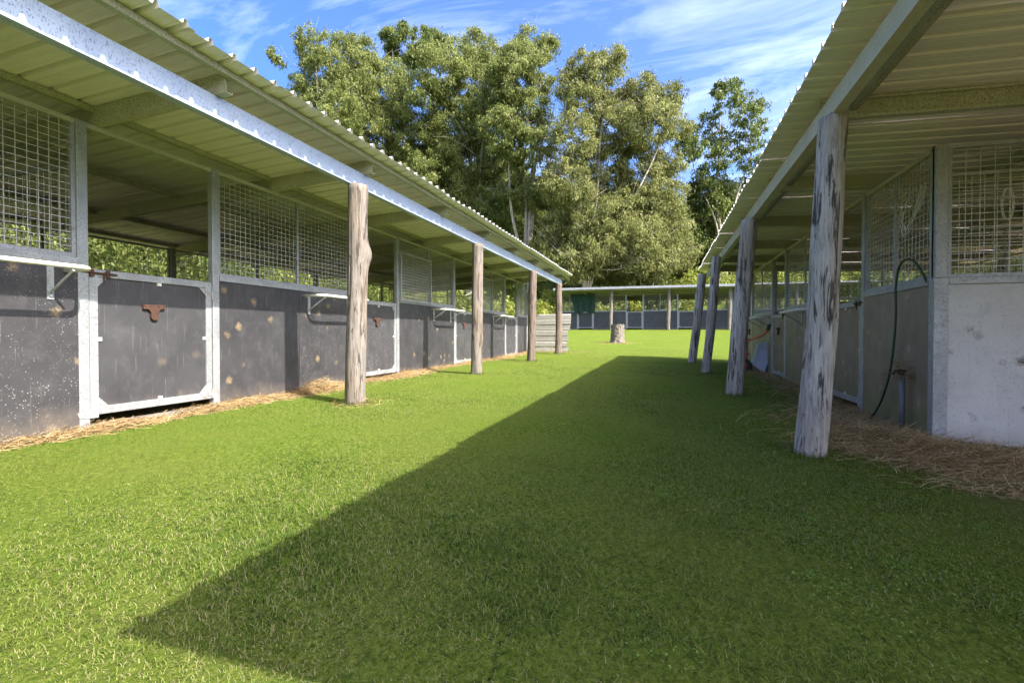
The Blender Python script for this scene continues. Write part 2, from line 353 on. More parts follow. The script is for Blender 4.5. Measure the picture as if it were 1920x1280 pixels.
# ------------------------------------------------------------------ stables
MESH_SX, MESH_SZ, WR = 0.066, 0.050, 0.0021
def wire_panel(w, h, sx=MESH_SX, sz=MESH_SZ, r=WR):
    """grid of crossed wires in the local yz plane, y 0..w, z 0..h"""
    b = MB(); n = max(2, round(w / sx)); k = max(2, round(h / sz))
    for i in range(1, n):
        y = w * i / n; b.box(-r, r, y - r, y + r, 0, h)
    for j in range(1, k):
        z = h * j / k; b.box(r * 0.8, r * 2.8, 0, w, z - r, z + r)
    return b.mesh('wire_mesh', M['wire'])
def frame_mesh(w, h, t, d, name, mat, mull=False):
    b = MB()
    b.box(-d / 2, d / 2, 0, t, 0, h).box(-d / 2, d / 2, w - t, w, 0, h).box(-d / 2 + .002, d / 2 - .002, t, w - t, 0, t).box(-d / 2 + .002, d / 2 - .002, t, w - t, h - t, h)
    if mull: b.box(-d / 2 + .004, d / 2 - .004, w / 2 - t * .6, w / 2 + t * .6, t, h - t)
    return b.mesh(name, mat)
def mesh_panel(parent, y, w, z, h, x=0.0, mull=False, mat='galv', sx=MESH_SX, sz=MESH_SZ, rz=0.0):
    t = 0.028
    f = link('mesh_panel', cached(('mp', round(w, 3), round(h, 3), mull, mat), lambda: frame_mesh(w, h, t, 0.03, 'mesh_panel', M[mat], mull)), parent, (x, y, z), (0, 0, rz))
    wm = cached(('wm', round(w, 3), round(h, 3), sx), lambda: wire_panel(w - 2 * t, h - 2 * t, sx, sz, WR if sx < 0.2 else 0.003))
    link('wire_mesh', wm, f, (0, t, t))
    return f

def door(parent, y0, y1, zt, mat_board, style, hinge=1):
    """half door: frame is the part, board, gussets, clips, hinges, latch and hanger are sub-parts"""
    w = y1 - y0 - 0.012; h = zt - 0.015; fw = 0.062
    def fm():
        b = MB(); b.box(-.02, .022, 0, fw, 0, h).box(-.02, .022, w - fw, w, 0, h)
        b.box(-.018, .020, fw, w - fw, 0, fw).box(-.018, .020, fw, w - fw, h - fw * .95, h)
        return b.mesh('stall_door', M['galv'])
    d = link('stall_door', cached(('df', round(w, 3), round(h, 3)), fm), parent, (0.0, y0 + 0.006, 0.0)); bevel(d, .003)
    link('door_board', cached(('db', round(w, 3), mat_board), lambda: MB().box(-.012, .006, fw - .01, w - fw + .01, fw - .01, h - fw + .01).mesh('door_board', M[mat_board])), d)
    s = .075
    gm = cached('gusset', lambda: MB().prism([(0, 0), (s, 0), (0, s)], 'x', .008, .017).mesh('gusset', M['galv']))
    for (yy, z_, sy, sz) in ((fw, fw, 1, 1), (w - fw, fw, -1, 1), (fw, h - fw, 1, -1), (w - fw, h - fw, -1, -1)):
        gg = link('gusset', gm, d, (0, yy, z_)); gg.scale = (1, sy, sz)
    if style == 'far': return d
    cm = cached('clip', lambda: MB().box(.006, .016, -.018, .018, -.014, .014).tube([(.016, 0, 0), (.021, 0, 0)], .006, 6).mesh('clip', M['white_pipe']))
    for yy, z_ in ((fw + .012, h * .52), (w - fw - .012, h * .52), (w * .52, fw + .008), (w * .52, h - fw - .008)): link('clip', cm, d, (0, yy, z_))
    hm = cached('hinge', lambda: MB().tube([(.03, 0, -.045), (.03, 0, .045)], .011, 8).box(.018, .027, -.05, .05, -.02, .02).mesh('hinge', M['galv']))
    hy = 0.0 if hinge > 0 else w
    for z_ in (.05, h - .12): link('hinge', hm, d, (0, w - hy, z_))
    def lm():
        b = MB(); b.tube([(.034, -.06, h - .03), (.034, .20, h - .03)], .007, 8).box(.02, .034, .0, .03, h - .06, h - .005).box(.02, .034, .12, .15, h - .06, h - .005).tube([(.034, .1, h - .03), (.034, .1, h - .10)], .006, 6)
        return b.mesh('latch', M['rust'])
    l = link('latch', cached(('latch', round(h, 2)), lm), d, (0, hy, 0)); l.scale = (1, hinge, 1)
    # pivoting bottom catch plate
    km = cached('catch', lambda: MB().prism([(-.10, .05), (-.09, .015), (-.02, .0), (.05, .0), (.05, .05), (-.03, .065)], 'x', .024, .034).mesh('catch', M['galv']))
    l = link('catch', km, d, (0, hy, -.02)); l.scale = (1, hinge, 1)
    if style in ('hanger',):
        poly = [(-.10, .05), (.10, .05), (.10, .012), (.062, .012), (.045, .002), (.034, -.02), (.034, -.062), (.02, -.082), (-.02, -.082), (-.034, -.062), (-.034, -.02), (-.045, .002), (-.062, .012), (-.10, .012)]
        def hgm():
            b = MB().prism(poly, 'x', .006, .03)
            for yy in (-.085, -.035, .035, .085): b.tube([(.03, yy, .04), (.036, yy, .04)], .006, 6)
            pass
            return b.mesh('bridle_bracket', M['rust'])
        hb = link('bridle_bracket', cached('hanger', hgm), d, (0, w * .47, h * .735)); hb.rotation_euler = (random.uniform(-.06, .06), 0, 0)
    return d

def rug_rail(parent, y0, y1, z=1.085, x=0.018, proj=0.30):
    """U shaped rug rail on two braced brackets"""
    w = y1 - y0
    def rm():
        b = MB(); pts = [(0, 0, .0), (proj - .10, 0, 0)]
        for k in range(1, 6):
            t = math.pi / 2 * k / 5; pts.append((proj - .10 + .10 * math.sin(t), .10 - .10 * math.cos(t), 0))
        for k in range(0, 6):
            t = math.pi / 2 * k / 5; pts.append((proj - .10 + .10 * math.cos(t), w - .10 + .10 * math.sin(t), 0))
        pts.append((0, w, 0)); b.tube(pts, .017, 10)
        return b.mesh('rug_rail', M['white_pipe'], True)
    r = link('rug_rail', cached(('rr', round(w, 2)), rm), parent, (x, y0, z))
    def bm_():
        b = MB(); b.box(0, .008, -.022, .022, -.22, .02)
        b.tube([(.006, 0, -.17), (.24, 0, -.02)], .009, 6)
        b.tube([(.008, 0, -.19), (.016, 0, -.19)], .011, 6)
        return b.mesh('bracket', M['galv'])
    me = cached('rrb', bm_)
    for yy in (.10, w - .10): link('bracket', me, r, (0, yy, 0))
    return r

def c_beam(L, hgt, fl, t=.004, flip=1):
    """C section along local y, web at x=0, flanges towards -x*flip"""
    b = MB()
    a, c = (0, t) if flip > 0 else (-t, 0)
    b.box(a, c, 0, L, 0, hgt)
    x0, x1 = (-fl, 0) if flip > 0 else (0, fl)
    b.box(x0, x1, 0, L, 0, t); b.box(x0, x1, 0, L, hgt - t, hgt)
    lip = (x0, x0 + t) if flip > 0 else (x1 - t, x1)
    b.box(lip[0], lip[1], 0, L, t, .018); b.box(lip[0], lip[1], 0, L, hgt - .018, hgt - t)
    return b

ROOFP = {}
def roof_sheet_mesh(length, seed, mat, ribs=4, pitch=0.19):
    """ribbed sheet: runs along local -x from 0 to -length, covers ribs*pitch in y; bottom of pan at z=0"""
    prof = []
    for k in range(ribs):
        y = k * pitch
        prof += [(y, 0), (y + .052, 0), (y + .056, .003), (y + .060, 0), (y + .112, 0), (y + .116, .003), (y + .12, 0), (y + .138, 0), (y + .148, .032), (y + .170, .032), (y + .180, 0)]
    prof.append((ribs * pitch, -.0005)); prof.append((ribs * pitch + .035, -.003)); prof.append((ribs * pitch + .036, -.008))
    r = random.Random(seed); nx_ = 7; dx = r.uniform(-.012, .012); b = MB(); n = len(prof)
    ext = r.uniform(-.008, .012)
    for i in range(nx_ + 1):
        x = ext - (length + ext) * i / nx_
        for (y, z) in prof: b.v.append((x, y, z + .003 * math.sin(i * 1.7 + seed)))
    for i in range(nx_):
        for k in range(n - 1): b.f.append((i * n + k, i * n + k + 1, (i + 1) * n + k + 1, (i + 1) * n + k))
    return b.mesh('roof_sheet', mat)

def timber_post(parent_inv, name, base, top, r0, r1, seed, mat, lumps=(), notch=False, parent=None, rings=46, segs=44):
    """weathered round post; base and top are world points, lumps are (height fraction, angle, size, amount)"""
    r = random.Random(seed); base = Vector(base); top = Vector(top); b = MB()
    H = (top - base).length
    cracks = [(r.uniform(0, 2 * math.pi), r.uniform(.03, .07), r.uniform(.006, .016), r.uniform(-.2, .6), r.uniform(.5, 1.3)) for _ in range(9)]
    bend = [(r.uniform(-.012, .012), r.uniform(-.012, .012), r.uniform(1, 3), r.uniform(0, 6)) for _ in range(3)]
    for i in range(rings):
        t = i / (rings - 1); c = (top - base) * t
        ox = sum(bx * math.sin(f_ * t * 3 + p_) for bx, by, f_, p_ in bend); oy = sum(by * math.sin(f_ * t * 3.3 + p_) for bx, by, f_, p_ in bend)
        for k in range(segs):
            a = 2 * math.pi * k / segs
            rad = r0 + (r1 - r0) * t
            rad *= 1 + .035 * math.sin(2 * a + seed) + .02 * math.sin(3 * a + t * 4 + seed) + .015 * math.sin(7 * a + seed * 3) + .012 * math.sin(t * 21 + a * 2)
            for (ca, cw, cd, t0, t1) in cracks:
                da = abs((a - ca - .15 * math.sin(t * 5 + ca) + math.pi) % (2 * math.pi) - math.pi)
                if da < cw * 2 and t0 < t < t1: rad -= cd * (1 - da / (cw * 2)) * .9
            for (lt, la, ls, lr) in lumps:
                da = abs((a - la + math.pi) % (2 * math.pi) - math.pi)
                rad += lr * math.exp(-((t - lt) * H / ls) ** 2) * math.exp(-(da / .75) ** 2)
            if t < .04: rad *= 1 + .05 * math.sin(5 * a + seed)
            b.v.append((c.x + ox + math.cos(a) * rad, c.y + oy + math.sin(a) * rad, c.z + (r.uniform(-.012, .012) if i == rings - 1 else 0)))
    for i in range(rings - 1):
        for k in range(segs):
            k2 = (k + 1) % segs; b.f.append((i * segs + k, i * segs + k2, (i + 1) * segs + k2, (i + 1) * segs + k))
    b.f.append(tuple((rings - 1) * segs + k for k in range(segs)))
    me = b.mesh(name, mat); me.shade_smooth()
    o = bpy.data.objects.new(name, me); COL.objects.link(o)
    if parent:
        o.parent = parent; M4 = Matrix.Translation(parent.location) @ Matrix.Rotation(parent.rotation_euler.z, 4, 'Z'); mi = M4.inverted()
        for v in me.vertices: v.co = mi.to_3x3() @ v.co
        o.location = mi @ base
    else: o.location = base
    return o

def stable(name, label, loc, rz, fronts, depth, x_beam, y_range, posts, prm):
    """local frame: +x is the open verandah side, y along the front, z=0 the stall floor"""
    root = empty(name, loc, rz); tag(root, label, 'stable', 'open sided horse stables')
    ply, zr, zm, slope = prm['ply'], prm['zr'], prm['zm'], prm['slope']
    ya, yb = y_range; rz0 = zm + .005; rd = .14
    def rz_(x): return rz0 + slope * x
    far = prm.get('far', False)
    sx = 0.10 if far else MESH_SX
    zlow = prm.get('zlow', -.30)
    steel = lambda: MB().box(-.03, .03, -.038, .038, zlow, zm + .004).mesh('steel_post', M['galv'])
    steel_s = lambda: MB().box(-.03, .03, -.033, .033, zlow, zr - .002).mesh('steel_post', M['galv'])
    for (kind, a, b_, opt) in fronts:
        w = b_ - a
        if kind == 'door':
            door(root, a + .04, b_ - .04, zr - .055, prm.get('door', ply), 'far' if far else opt.get('style', 'hanger'), opt.get('hinge', 1))
            if not far:
                zs = opt.get('sill', -.05)
                s = link('sill_board', cached(('sill', round(w, 2)), lambda: MB().box(-.03, .035, .04, w - .04, -.26, 0).mesh('sill_board', M['sill'])), root, (.01, a, zs - .02)); bevel(s, .006)
        else:
            nb = opt.get('boards', 2); bw = (w - .07) / nb
            for k in range(nb):
                bm_ = cached(('wb', round(bw, 3), ply, k % 2, far), lambda: MB().box(-.012, .006, .002, bw - .002, zlow, zr - .045).mesh('wall_board', M[ply]))
                o = link('wall_board', bm_, root, (.003 * (k % 2) + .018, a + .035 + bw * k, 0))
            link('top_rail', cached(('tr', round(w, 3), zr), lambda: MB().box(-.028, .036, .038, w - .038, zr - .048, zr).mesh('top_rail', M['galv'])), root, (0, a, 0))
            if opt.get('mesh', True):
                mesh_panel(root, a + .04, w - .08, zr + .004, zm - zr - .006, 0, mull=True, sx=sx, sz=.09 if far else MESH_SZ)
            if opt.get('sash'):
                sw, sh = (w - .08) / nb + .02, (zm - zr) * .80
                f = link('mesh_window', cached(('sash', round(sw, 2), round(sh, 2)), lambda: frame_mesh(sw, sh, .042, .03, 'mesh_window', M['galv'])), root, (.045, a + (.04 if opt['sash'] > 0 else w - .04 - sw), zr - .02))
                link('wire_mesh', cached(('sw', round(sw, 2)), lambda: wire_panel(sw - .084, sh - .084, .05, .05)), f, (0, .042, .042))
            if opt.get('rack'):
                r0, r1 = opt['rack']; rug_rail(root, r0, r1, z=zr - .105, x=.026)
    # steel posts at every unit boundary
    ys_ = sorted(set([round(f[1], 3) for f in fronts] + [round(f[2], 3) for f in fronts]))
    sm = cached(('steel', zm, zlow), steel); ss = cached(('steels', zr, zlow), steel_s)
    for y in ys_: bevel(link('steel_post', sm, root, (0, y, 0)), .004)
    y0, y1 = ys_[0], ys_[-1]
    link('head_rail', MB().box(-.02, .02, y0, y1, zm - .032, zm + .002).mesh('head_rail', M['cream_beam']), root, (-.003, 0, 0))
    # stall partitions, middle row, back row
    d = depth; stalls = sorted(set([round(f[1], 3) for f in fronts if f[0] == 'door'] + [y0, y1]))
    dk = prm.get('rows', 2)
    for row in range(dk):
        xr = -d * (row + 1)
        for k in range(len(stalls) - 1):
            a, b_ = stalls[k], stalls[k + 1]; w = b_ - a
            if w < .5: continue
            hm = rz_(xr) - zr - .02
            link('back_board', cached(('bb', round(w, 3), row, zr, ply), lambda: MB().box(-.008, .008, .04, w - .04, zlow, zr - .05).mesh('back_board', M[ply])), root, (xr, a, 0))
            link('back_rail', cached(('br', round(w, 3), zr), lambda: MB().box(-.025, .025, .04, w - .04, zr - .048, zr).mesh('back_rail', M['galv'])), root, (xr, a, 0))
            mesh_panel(root, a + .04, w - .08, zr + .004, hm, xr, mull=True, sx=.08 if not far else .14, sz=.06 if not far else .12)
        for y in stalls:
            hp = cached(('bp', round(rz_(xr), 3), far), lambda: MB().box(-.045, .045, -.045, .045, zlow, rz_(xr) - .002).mesh('back_post', M['rafter'])); link('back_post', hp, root, (xr, y, 0))
        for y in stalls[(1 if far else 0):]:
            L = d - .08; hh = zm - zr - .12 - slope * (row + 1) * d * .9
            pb = cached(('pb', round(L, 2), ply), lambda: MB().box(-L, 0, -.008, .008, zlow, zr - .02).mesh('partition_board', M[ply])); link('partition_board', pb, root, (xr + d - .04, y, 0))
            if not far: mesh_panel(root, y, L, zr + .002, hh, xr + d - .04, mull=True, sx=.08, sz=.06, rz=math.pi / 2)
    # verandah beam, rafters, purlins, roof sheets
    bh = prm['beam_h']; zb = prm['beam_z']; dr = prm.get('skew', 0.0)
    bo = link('verandah_beam', c_beam(yb - ya - prm.get('beam_in', .25), bh, .065).mesh('verandah_beam', M[prm['beam_mat']]), root, (x_beam - (.25 if far else 0) * 0, ya, zb), (0, 0, dr))
    x_tail = -d * dk - .5; xt = prm['raf_end']
    Lr = xt - x_tail
    def rm():
        b = MB(); T = lambda p: (p.x, p.y, p.z + slope * p.x)
        b.box(-Lr, 0, -.002, .002, 0, rd, T); b.box(-Lr, 0, 0, .055, 0, .004, T); b.box(-Lr, 0, 0, .055, rd - .004, rd, T)
        b.box(-Lr, 0, .051, .055, .004, .018, T); b.box(-Lr, 0, .051, .055, rd - .018, rd - .004, T)
        return b.mesh('rafter', M['rafter'])
    rme = rm()
    for y in prm['rafters']:
        link('rafter', rme, root, (xt + math.tan(-dr) * (y - ya) , y, rz_(xt)))
    ph = prm.get('purlin_h', .042); pys = c_beam(yb - ya - .06, ph, .045, .003)
    pme = pys.mesh('purlin', M['rafter'])
    for x in prm['purlins']:
        zt = rz_(x) + rd - .002 - ph + (.0 if x < xt - .01 else 0)
        link('purlin', pme, root, (x, ya + .03, zt), (0, 0, dr if x > 0 else 0))
    xe = prm['edge']; L = xe - x_tail + .3
    n = int(math.ceil((yb - ya) / .76)); wadj = (yb - ya) / n
    ang = math.atan(slope)
    shs = [cached(('rs', round(L, 2), s, prm.get('roof_mat', 'roof')), lambda s=s: roof_sheet_mesh(L, s, M[prm.get('roof_mat', 'roof')])) for s in range(5)]
    for k in range(n):
        yy = ya + wadj * k
        o = link('roof_sheet', shs[(k * 3 + 1) % 5], root, (xe + math.tan(-dr) * (yy - ya), yy, rz_(xe) + rd + .004 ), (0, -ang, 0))
        o.scale = (1, wadj / .76, 1)
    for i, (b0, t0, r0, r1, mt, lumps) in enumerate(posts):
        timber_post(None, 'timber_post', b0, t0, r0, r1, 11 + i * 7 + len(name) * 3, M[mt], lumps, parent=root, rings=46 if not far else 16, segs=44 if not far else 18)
    return root

# ---- left stable (wall plane x=-4.24)
B0 = 2.8
def units_left():
    U = []
    for m in range(-2, 4):
        y = 3.6 * m
        U.append(('door', y, y + 1.2, {'style': 'hanger' if m < 3 else 'plain', 'sill': -.045 if m < 2 else 0}))
        a, b_ = y + 1.2, y + 3.6
        if m < 3:
            o = {}
            o['rack'] = (b_ - 1.13, b_ - .12)
            if m >= 1: o['sash'] = 1
            U.append(('panel', a, b_, o))
        else:
            U.append(('panel', a, a + 1.2, {'boards': 1, 'sash': 1}))
    return U
lp = []
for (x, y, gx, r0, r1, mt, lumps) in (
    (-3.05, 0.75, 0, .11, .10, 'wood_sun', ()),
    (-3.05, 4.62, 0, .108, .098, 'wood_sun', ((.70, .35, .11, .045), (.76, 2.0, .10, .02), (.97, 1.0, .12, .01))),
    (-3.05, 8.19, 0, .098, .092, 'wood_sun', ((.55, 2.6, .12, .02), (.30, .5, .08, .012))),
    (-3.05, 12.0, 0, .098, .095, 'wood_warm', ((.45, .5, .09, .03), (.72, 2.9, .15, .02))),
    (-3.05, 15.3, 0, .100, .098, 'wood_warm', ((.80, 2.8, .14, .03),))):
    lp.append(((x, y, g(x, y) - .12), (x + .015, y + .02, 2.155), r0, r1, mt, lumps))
stable('stable', 'long sunlit left stable with blue-grey eave beam and dark half doors', (-4.24, B0, 0), 0, units_left(), 3.4, 1.19, (-4.9, 13.3), lp,
       dict(ply='ply', door='ply_door', rows=1, zr=1.2, zm=2.235, slope=.066, beam_h=.157, beam_z=2.157, beam_mat='galv_beam', raf_end=1.29,
            rafters=[y - B0 for y in (-1.0, 1.0, 2.9, 4.78, 6.75, 8.62, 10.45, 12.3, 14.1, 15.6)], purlins=[1.33, .02, -1.3, -2.7, -3.7], edge=1.474))
# ---- right stable (wall plane x=2.05), turned round to face the alley
C0 = 4.77
def R(a, b): return -(b - C0), -(a - C0)
UR = []
for kind, a, b_, o in (('panel', 4.80, 6.25, {'boards': 1}), ('door', 6.25, 7.42, {'style': 'plain', 'hinge': -1}), ('panel', 7.42, 9.83, {'rack': R(7.6, 8.8)}),
                       ('door', 9.83, 10.95, {'style': 'hanger', 'hinge': -1}), ('panel', 10.95, 13.3, {'rack': R(11.15, 12.3)}), ('door', 13.3, 14.1, {'style': 'hanger'})):
    y0, y1 = R(a, b_); UR.append((kind, y0, y1, o))
rp = []
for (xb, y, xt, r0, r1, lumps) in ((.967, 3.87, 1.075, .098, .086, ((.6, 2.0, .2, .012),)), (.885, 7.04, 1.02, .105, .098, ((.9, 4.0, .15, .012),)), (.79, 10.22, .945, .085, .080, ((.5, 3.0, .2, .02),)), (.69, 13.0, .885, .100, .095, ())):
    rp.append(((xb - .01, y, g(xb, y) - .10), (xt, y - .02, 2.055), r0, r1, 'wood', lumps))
rs = stable('stable', 'shaded right stable with pale cream eave beam over mossy brown boards', (2.05, C0, -.13), math.pi, UR, 3.6, 1.0, (-(14.2 - C0), C0 - .20), rp,
       dict(ply='ply_mossy', rows=1, zr=1.19, zm=2.22, slope=.03, beam_h=.13, beam_z=2.185, beam_mat='cream_beam', raf_end=.99, skew=0.0,
            rafters=[-(y - C0) for y in (.5, 2.3, 4.12, 6.0, 7.9, 9.8, 11.6, 13.2)], purlins=[.80, -.9, -2.2, -3.6], purlin_h=.075, edge=1.175, zlow=-.25))
# front end wall of the right stable, facing the camera
ew = lambda n, me, **k: link(n, me, rs, **k)
bevel(ew('corner_post', MB().box(-.055, .04, -.028, .045, -.25, 1.19).tube([(-.02, .044, .0), (-.02, .0462, .0)], .012, 10).mesh('corner_post', M['galv'])), .004)
bevel(ew('corner_post', MB().box(-.05, .03, -.026, .035, 1.192, 2.222).mesh('corner_post', M['galv'])), .004)
for k in range(3):
    x1 = -.06 - 1.21 * k
    ew('end_board', cached('eb', lambda: MB().box(-1.205, 0, -.008, .01, -.25, 1.14).mesh('end_board', M['ply_grey'])), loc=(x1, .006, 0))
ew('end_rail', MB().box(-3.7, -.06, -.02, .04, 1.142, 1.19).mesh('end_rail', M['galv']))
for k in range(2):
    mesh_panel(rs, .0, 1.8, 1.194, 1.02, -.055 - 1.82 * k, mull=True, sx=.09, sz=.05, rz=math.pi / 2)
# ---- far stable across the end
fz = g(-1, 38.4)
UF = []
for m in range(-1, 6):
    y = 3.62 * m - 6.23
    UF.append(('door', y, y + 1.2, {})); UF.append(('panel', y + 1.2, y + 3.62, {}))
UF[0:2] = [('panel', -7.45, -6.23, {'boards': 1})]
fpz = 2.78 + fz + .1
fp = []
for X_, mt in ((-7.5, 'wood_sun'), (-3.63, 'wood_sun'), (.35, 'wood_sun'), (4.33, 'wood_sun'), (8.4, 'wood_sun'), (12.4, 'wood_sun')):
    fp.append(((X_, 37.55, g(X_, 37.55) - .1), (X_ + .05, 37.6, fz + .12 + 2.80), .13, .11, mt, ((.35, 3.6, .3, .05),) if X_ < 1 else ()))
stable('stable', 'distant stable facing us across the lawn, blue-black boards under a long roof', (0, 38.65, fz + .12), -math.pi / 2, UF, 3.2, 1.06, (-7.9, 15.8), fp,
       dict(ply='ply_far', zr=1.27, zm=2.48, slope=.10, beam_h=.17, beam_z=2.80, beam_mat='galv', raf_end=1.25, rafters=list(np.arange(-7.6, 15.8, 2.0)),
            purlins=[1.2, 0, -1.5, -3.0], edge=1.45, far=True, zlow=-.35, rows=1, roof_mat='roof_far'))

# ------------------------------------------------------------------ corrugated tin wall at the end of the left verandah
tw = empty('tin_wall', (-3.4, 16.3, g(-3.4, 16.3))); tag(tw, 'low wall of stacked old corrugated tin sheets closing the left verandah end', 'wall')
rr = random.Random(5); z = -.03
wds = [(-.86, .47), (-.86, .46), (-.86, .49), (-.86, .50), (-.86, .55), (-.86, .55), (-.86, .56)]
for k in range(7):
    hgt = .19; b = MB(); n = 12; a0, a1 = wds[k]; a1 += rr.uniform(-.03, .03)
    vs_ = []
    for i in range(n + 1):
        zz_ = hgt * i / n; xo = .016 if i in (0, 1, 11, 12) else 0.0
        vs_.append((xo, zz_))
    for (yy, s) in ((0, 0), (.0015, 1)):
        pass
    for (xo, zz_) in vs_: b.v.append((a0, xo, zz_)); b.v.append((a1, xo + rr.uniform(-.003, .003), zz_))
    for i in range(n): b.f.append((2 * i, 2 * i + 1, 2 * i + 3, 2 * i + 2))
    me = b.mesh('tin_sheet', M['tin']); o = link('tin_sheet', me, tw, (rr.uniform(-.01, .01), -.012 * (k % 2), z), (0, rr.uniform(-.008, .008), 0))
    sm = o.modifiers.new('thickness', 'SOLIDIFY'); sm.thickness = .002
    z += hgt - .012
link('stay_post', MB().tube([(0, 0, -.2), (0, 0, 1.2)], .03, 10).mesh('stay_post', M['wood_warm']), tw, (.3, .06, 0))
# low hoops of wire at its foot
for k in range(3):
    pts = [(-.30 + .22 * k + .16 * math.cos(t), -.12, -.02 + .17 * math.sin(t)) for t in np.linspace(0, math.pi, 12)]
    link('wire_hoop', MB().tube(pts, .006, 6).mesh('wire_hoop', M['wire'], True), tw)

# ------------------------------------------------------------------ stump
sx_, sy_ = -2.0, 22.6
def stump():
    b = MB(); segs, rings = 40, 22; H = .80; r = random.Random(4)
    for i in range(rings):
        t = i / (rings - 1)
        for k in range(segs):
            a = 2 * math.pi * k / segs
            rad = .27 + .10 * math.exp(-t * 6) * (1 + .5 * math.sin(5 * a)) + .02 * math.sin(3 * a) + .018 * math.sin(11 * a + 3 * math.sin(t * 7)) + .012 * math.sin(t * 34 + 5 * a)
            b.v.append((rad * math.cos(a) + .02 * t, rad * math.sin(a), -.1 + t * (H + .1)))
    for i in range(rings - 1):
        for k in range(segs):
            k2 = (k + 1) % segs; b.f.append((i * segs + k, i * segs + k2, (i + 1) * segs + k2, (i + 1) * segs + k))
    return b.mesh('tree_stump', M['bark_dark'], True)
st = link('tree_stump', stump(), None, (-1.92, 22.75, g(-1.92, 22.7)))
tag(st, 'tree stump standing alone on the sunny lawn', 'stump')
cap = MB(); pts = [(.268 * math.cos(a) + .02, .268 * math.sin(a)) for a in np.linspace(0, 2 * math.pi, 30, endpoint=False)]
cap.prism(pts, 'z', .79, .812); link('cut_top', cap.mesh('cut_top', M['sill']), st)

# ------------------------------------------------------------------ wheelbarrow tipped up against the right wall
wb = empty('wheelbarrow', (1.76, 11.65, g(1.76, 11.65)), math.radians(-3)); tag(wb, 'wheelbarrow with red tube handles tipped on its nose against the right wall', 'wheelbarrow')
def tray():
    # open pan, seen from below: bottom plate faces the alley
    b = MB(); o = [(-.30, .05), (.30, .05), (.34, .72), (-.34, .72)]      # rim (y,z)
    i_ = [(-.20, .16), (.20, .16), (.24, .60), (-.24, .60)]
    vs = [(.22, y, z) for y, z in o] + [(-.02, y, z) for y, z in i_]
    b.add(vs, [(4, 5, 6, 7), (0, 1, 5, 4), (1, 2, 6, 5), (2, 3, 7, 6), (3, 0, 4, 7)])
    m_ = b.mesh('tray', M['tray']); return m_
t = link('tray', tray(), wb, (0, 0, -.03), (0, math.radians(14), 0)); s = t.modifiers.new('t', 'SOLIDIFY'); s.thickness = .004
bevel(t, .02, 3)
link('tray_rim', MB().tube([(.22, -.30, .05), (.22, .30, .05), (.22, .34, .72), (.22, -.34, .72), (.22, -.30, .05)], .011, 8).mesh('tray_rim', M['tray'], True), t)
for sgn in (-1, 1):
    link('handle', MB().tube(smooth([(-.05, .20 + .10 * sgn, .02), (-.06, .22 + .10 * sgn, .42), (-.05, .10 + .12 * sgn, .60), (-.02, -.45 + .10 * sgn, .66), (.10, -1.05 + .10 * sgn, .74), (.16, -1.30 + .10 * sgn, .84)], 4), .015, 10).mesh('handle', M['red_tube'], True), wb)
    link('grip', MB().tube([(.158, -1.29 + .10 * sgn, .835), (.175, -1.37 + .10 * sgn, .93)], .019, 10).mesh('grip', M['rubber'], True), wb)
    link('leg', MB().tube([(-.05, .16 * sgn, .34), (-.24, .18 * sgn, .50), (-.26, .18 * sgn, .60), (-.05, .21 * sgn, .66)], .013, 8).mesh('leg', M['red_tube'], True), wb)
link('cross_brace', MB().tube([(-.25, -.18, .58), (-.25, .18, .58)], .011, 8).mesh('cross_brace', M['red_tube'], True), wb)
w = MB(); pts = [(.16 * math.cos(a) - .16, 0, .16 * math.sin(a) + .06) for a in np.linspace(0, 2 * math.pi, 25)]
wl = link('wheel', MB().tube(pts, .04, 10, False).mesh('wheel', M['rubber'], True), wb)
link('rim', MB().tube([(-.16, -.05, .06), (-.16, .05, .06)], .05, 12).mesh('rim', M['galv'], True), wl)

# ------------------------------------------------------------------ hoses, standpipe, twine on the right stable
hp = [(1.93, 5.86, -.24), (1.95, 5.67, -.12), (1.96, 5.485, .093), (1.965, 5.357, .37), (1.965, 5.281, .75), (1.965, 5.285, 1.03), (1.96, 5.22, 1.19), (1.955, 5.10, 1.25), (1.96, 4.96, 1.23), (1.98, 4.88, 1.15), (2.02, 4.86, 1.04)]
ho = link('garden_hose', MB().tube(smooth(hp), .0095, 10).mesh('garden_hose', M['hose'], True)); tag(ho, 'dark green garden hose looped over the rail and hanging down the first brown board', 'hose')
gp = [(2.12, 4.66), (2.3, 4.60), (2.5, 4.61), (2.75, 4.55), (3.0, 4.50), (3.4, 4.4)]
gp = [(x, y, g(x, y) + .035) for x, y in gp]
ho = link('garden_hose', MB().tube(smooth(gp), .012, 10).mesh('garden_hose', M['hose'], True)); tag(ho, 'green hose lying on the ground along the foot of the pale grey end panel', 'hose')
sp = empty('standpipe', (1.965, 5.14, g(1.96, 5.14))); tag(sp, 'short grey water standpipe with a tuft of dry hay caught on its top', 'standpipe')
link('pipe', MB().tube([(0, 0, -.1), (0, 0, .5)], .022, 12).mesh('pipe', M['pvc'], True), sp)
link('tap', MB().tube([(0, 0, .49), (0, 0, .54)], .028, 10).tube([(0, 0, .52), (-.05, 0, .52), (-.07, 0, .49)], .012, 8).mesh('tap', M['rust'], True), sp)
r = random.Random(8)
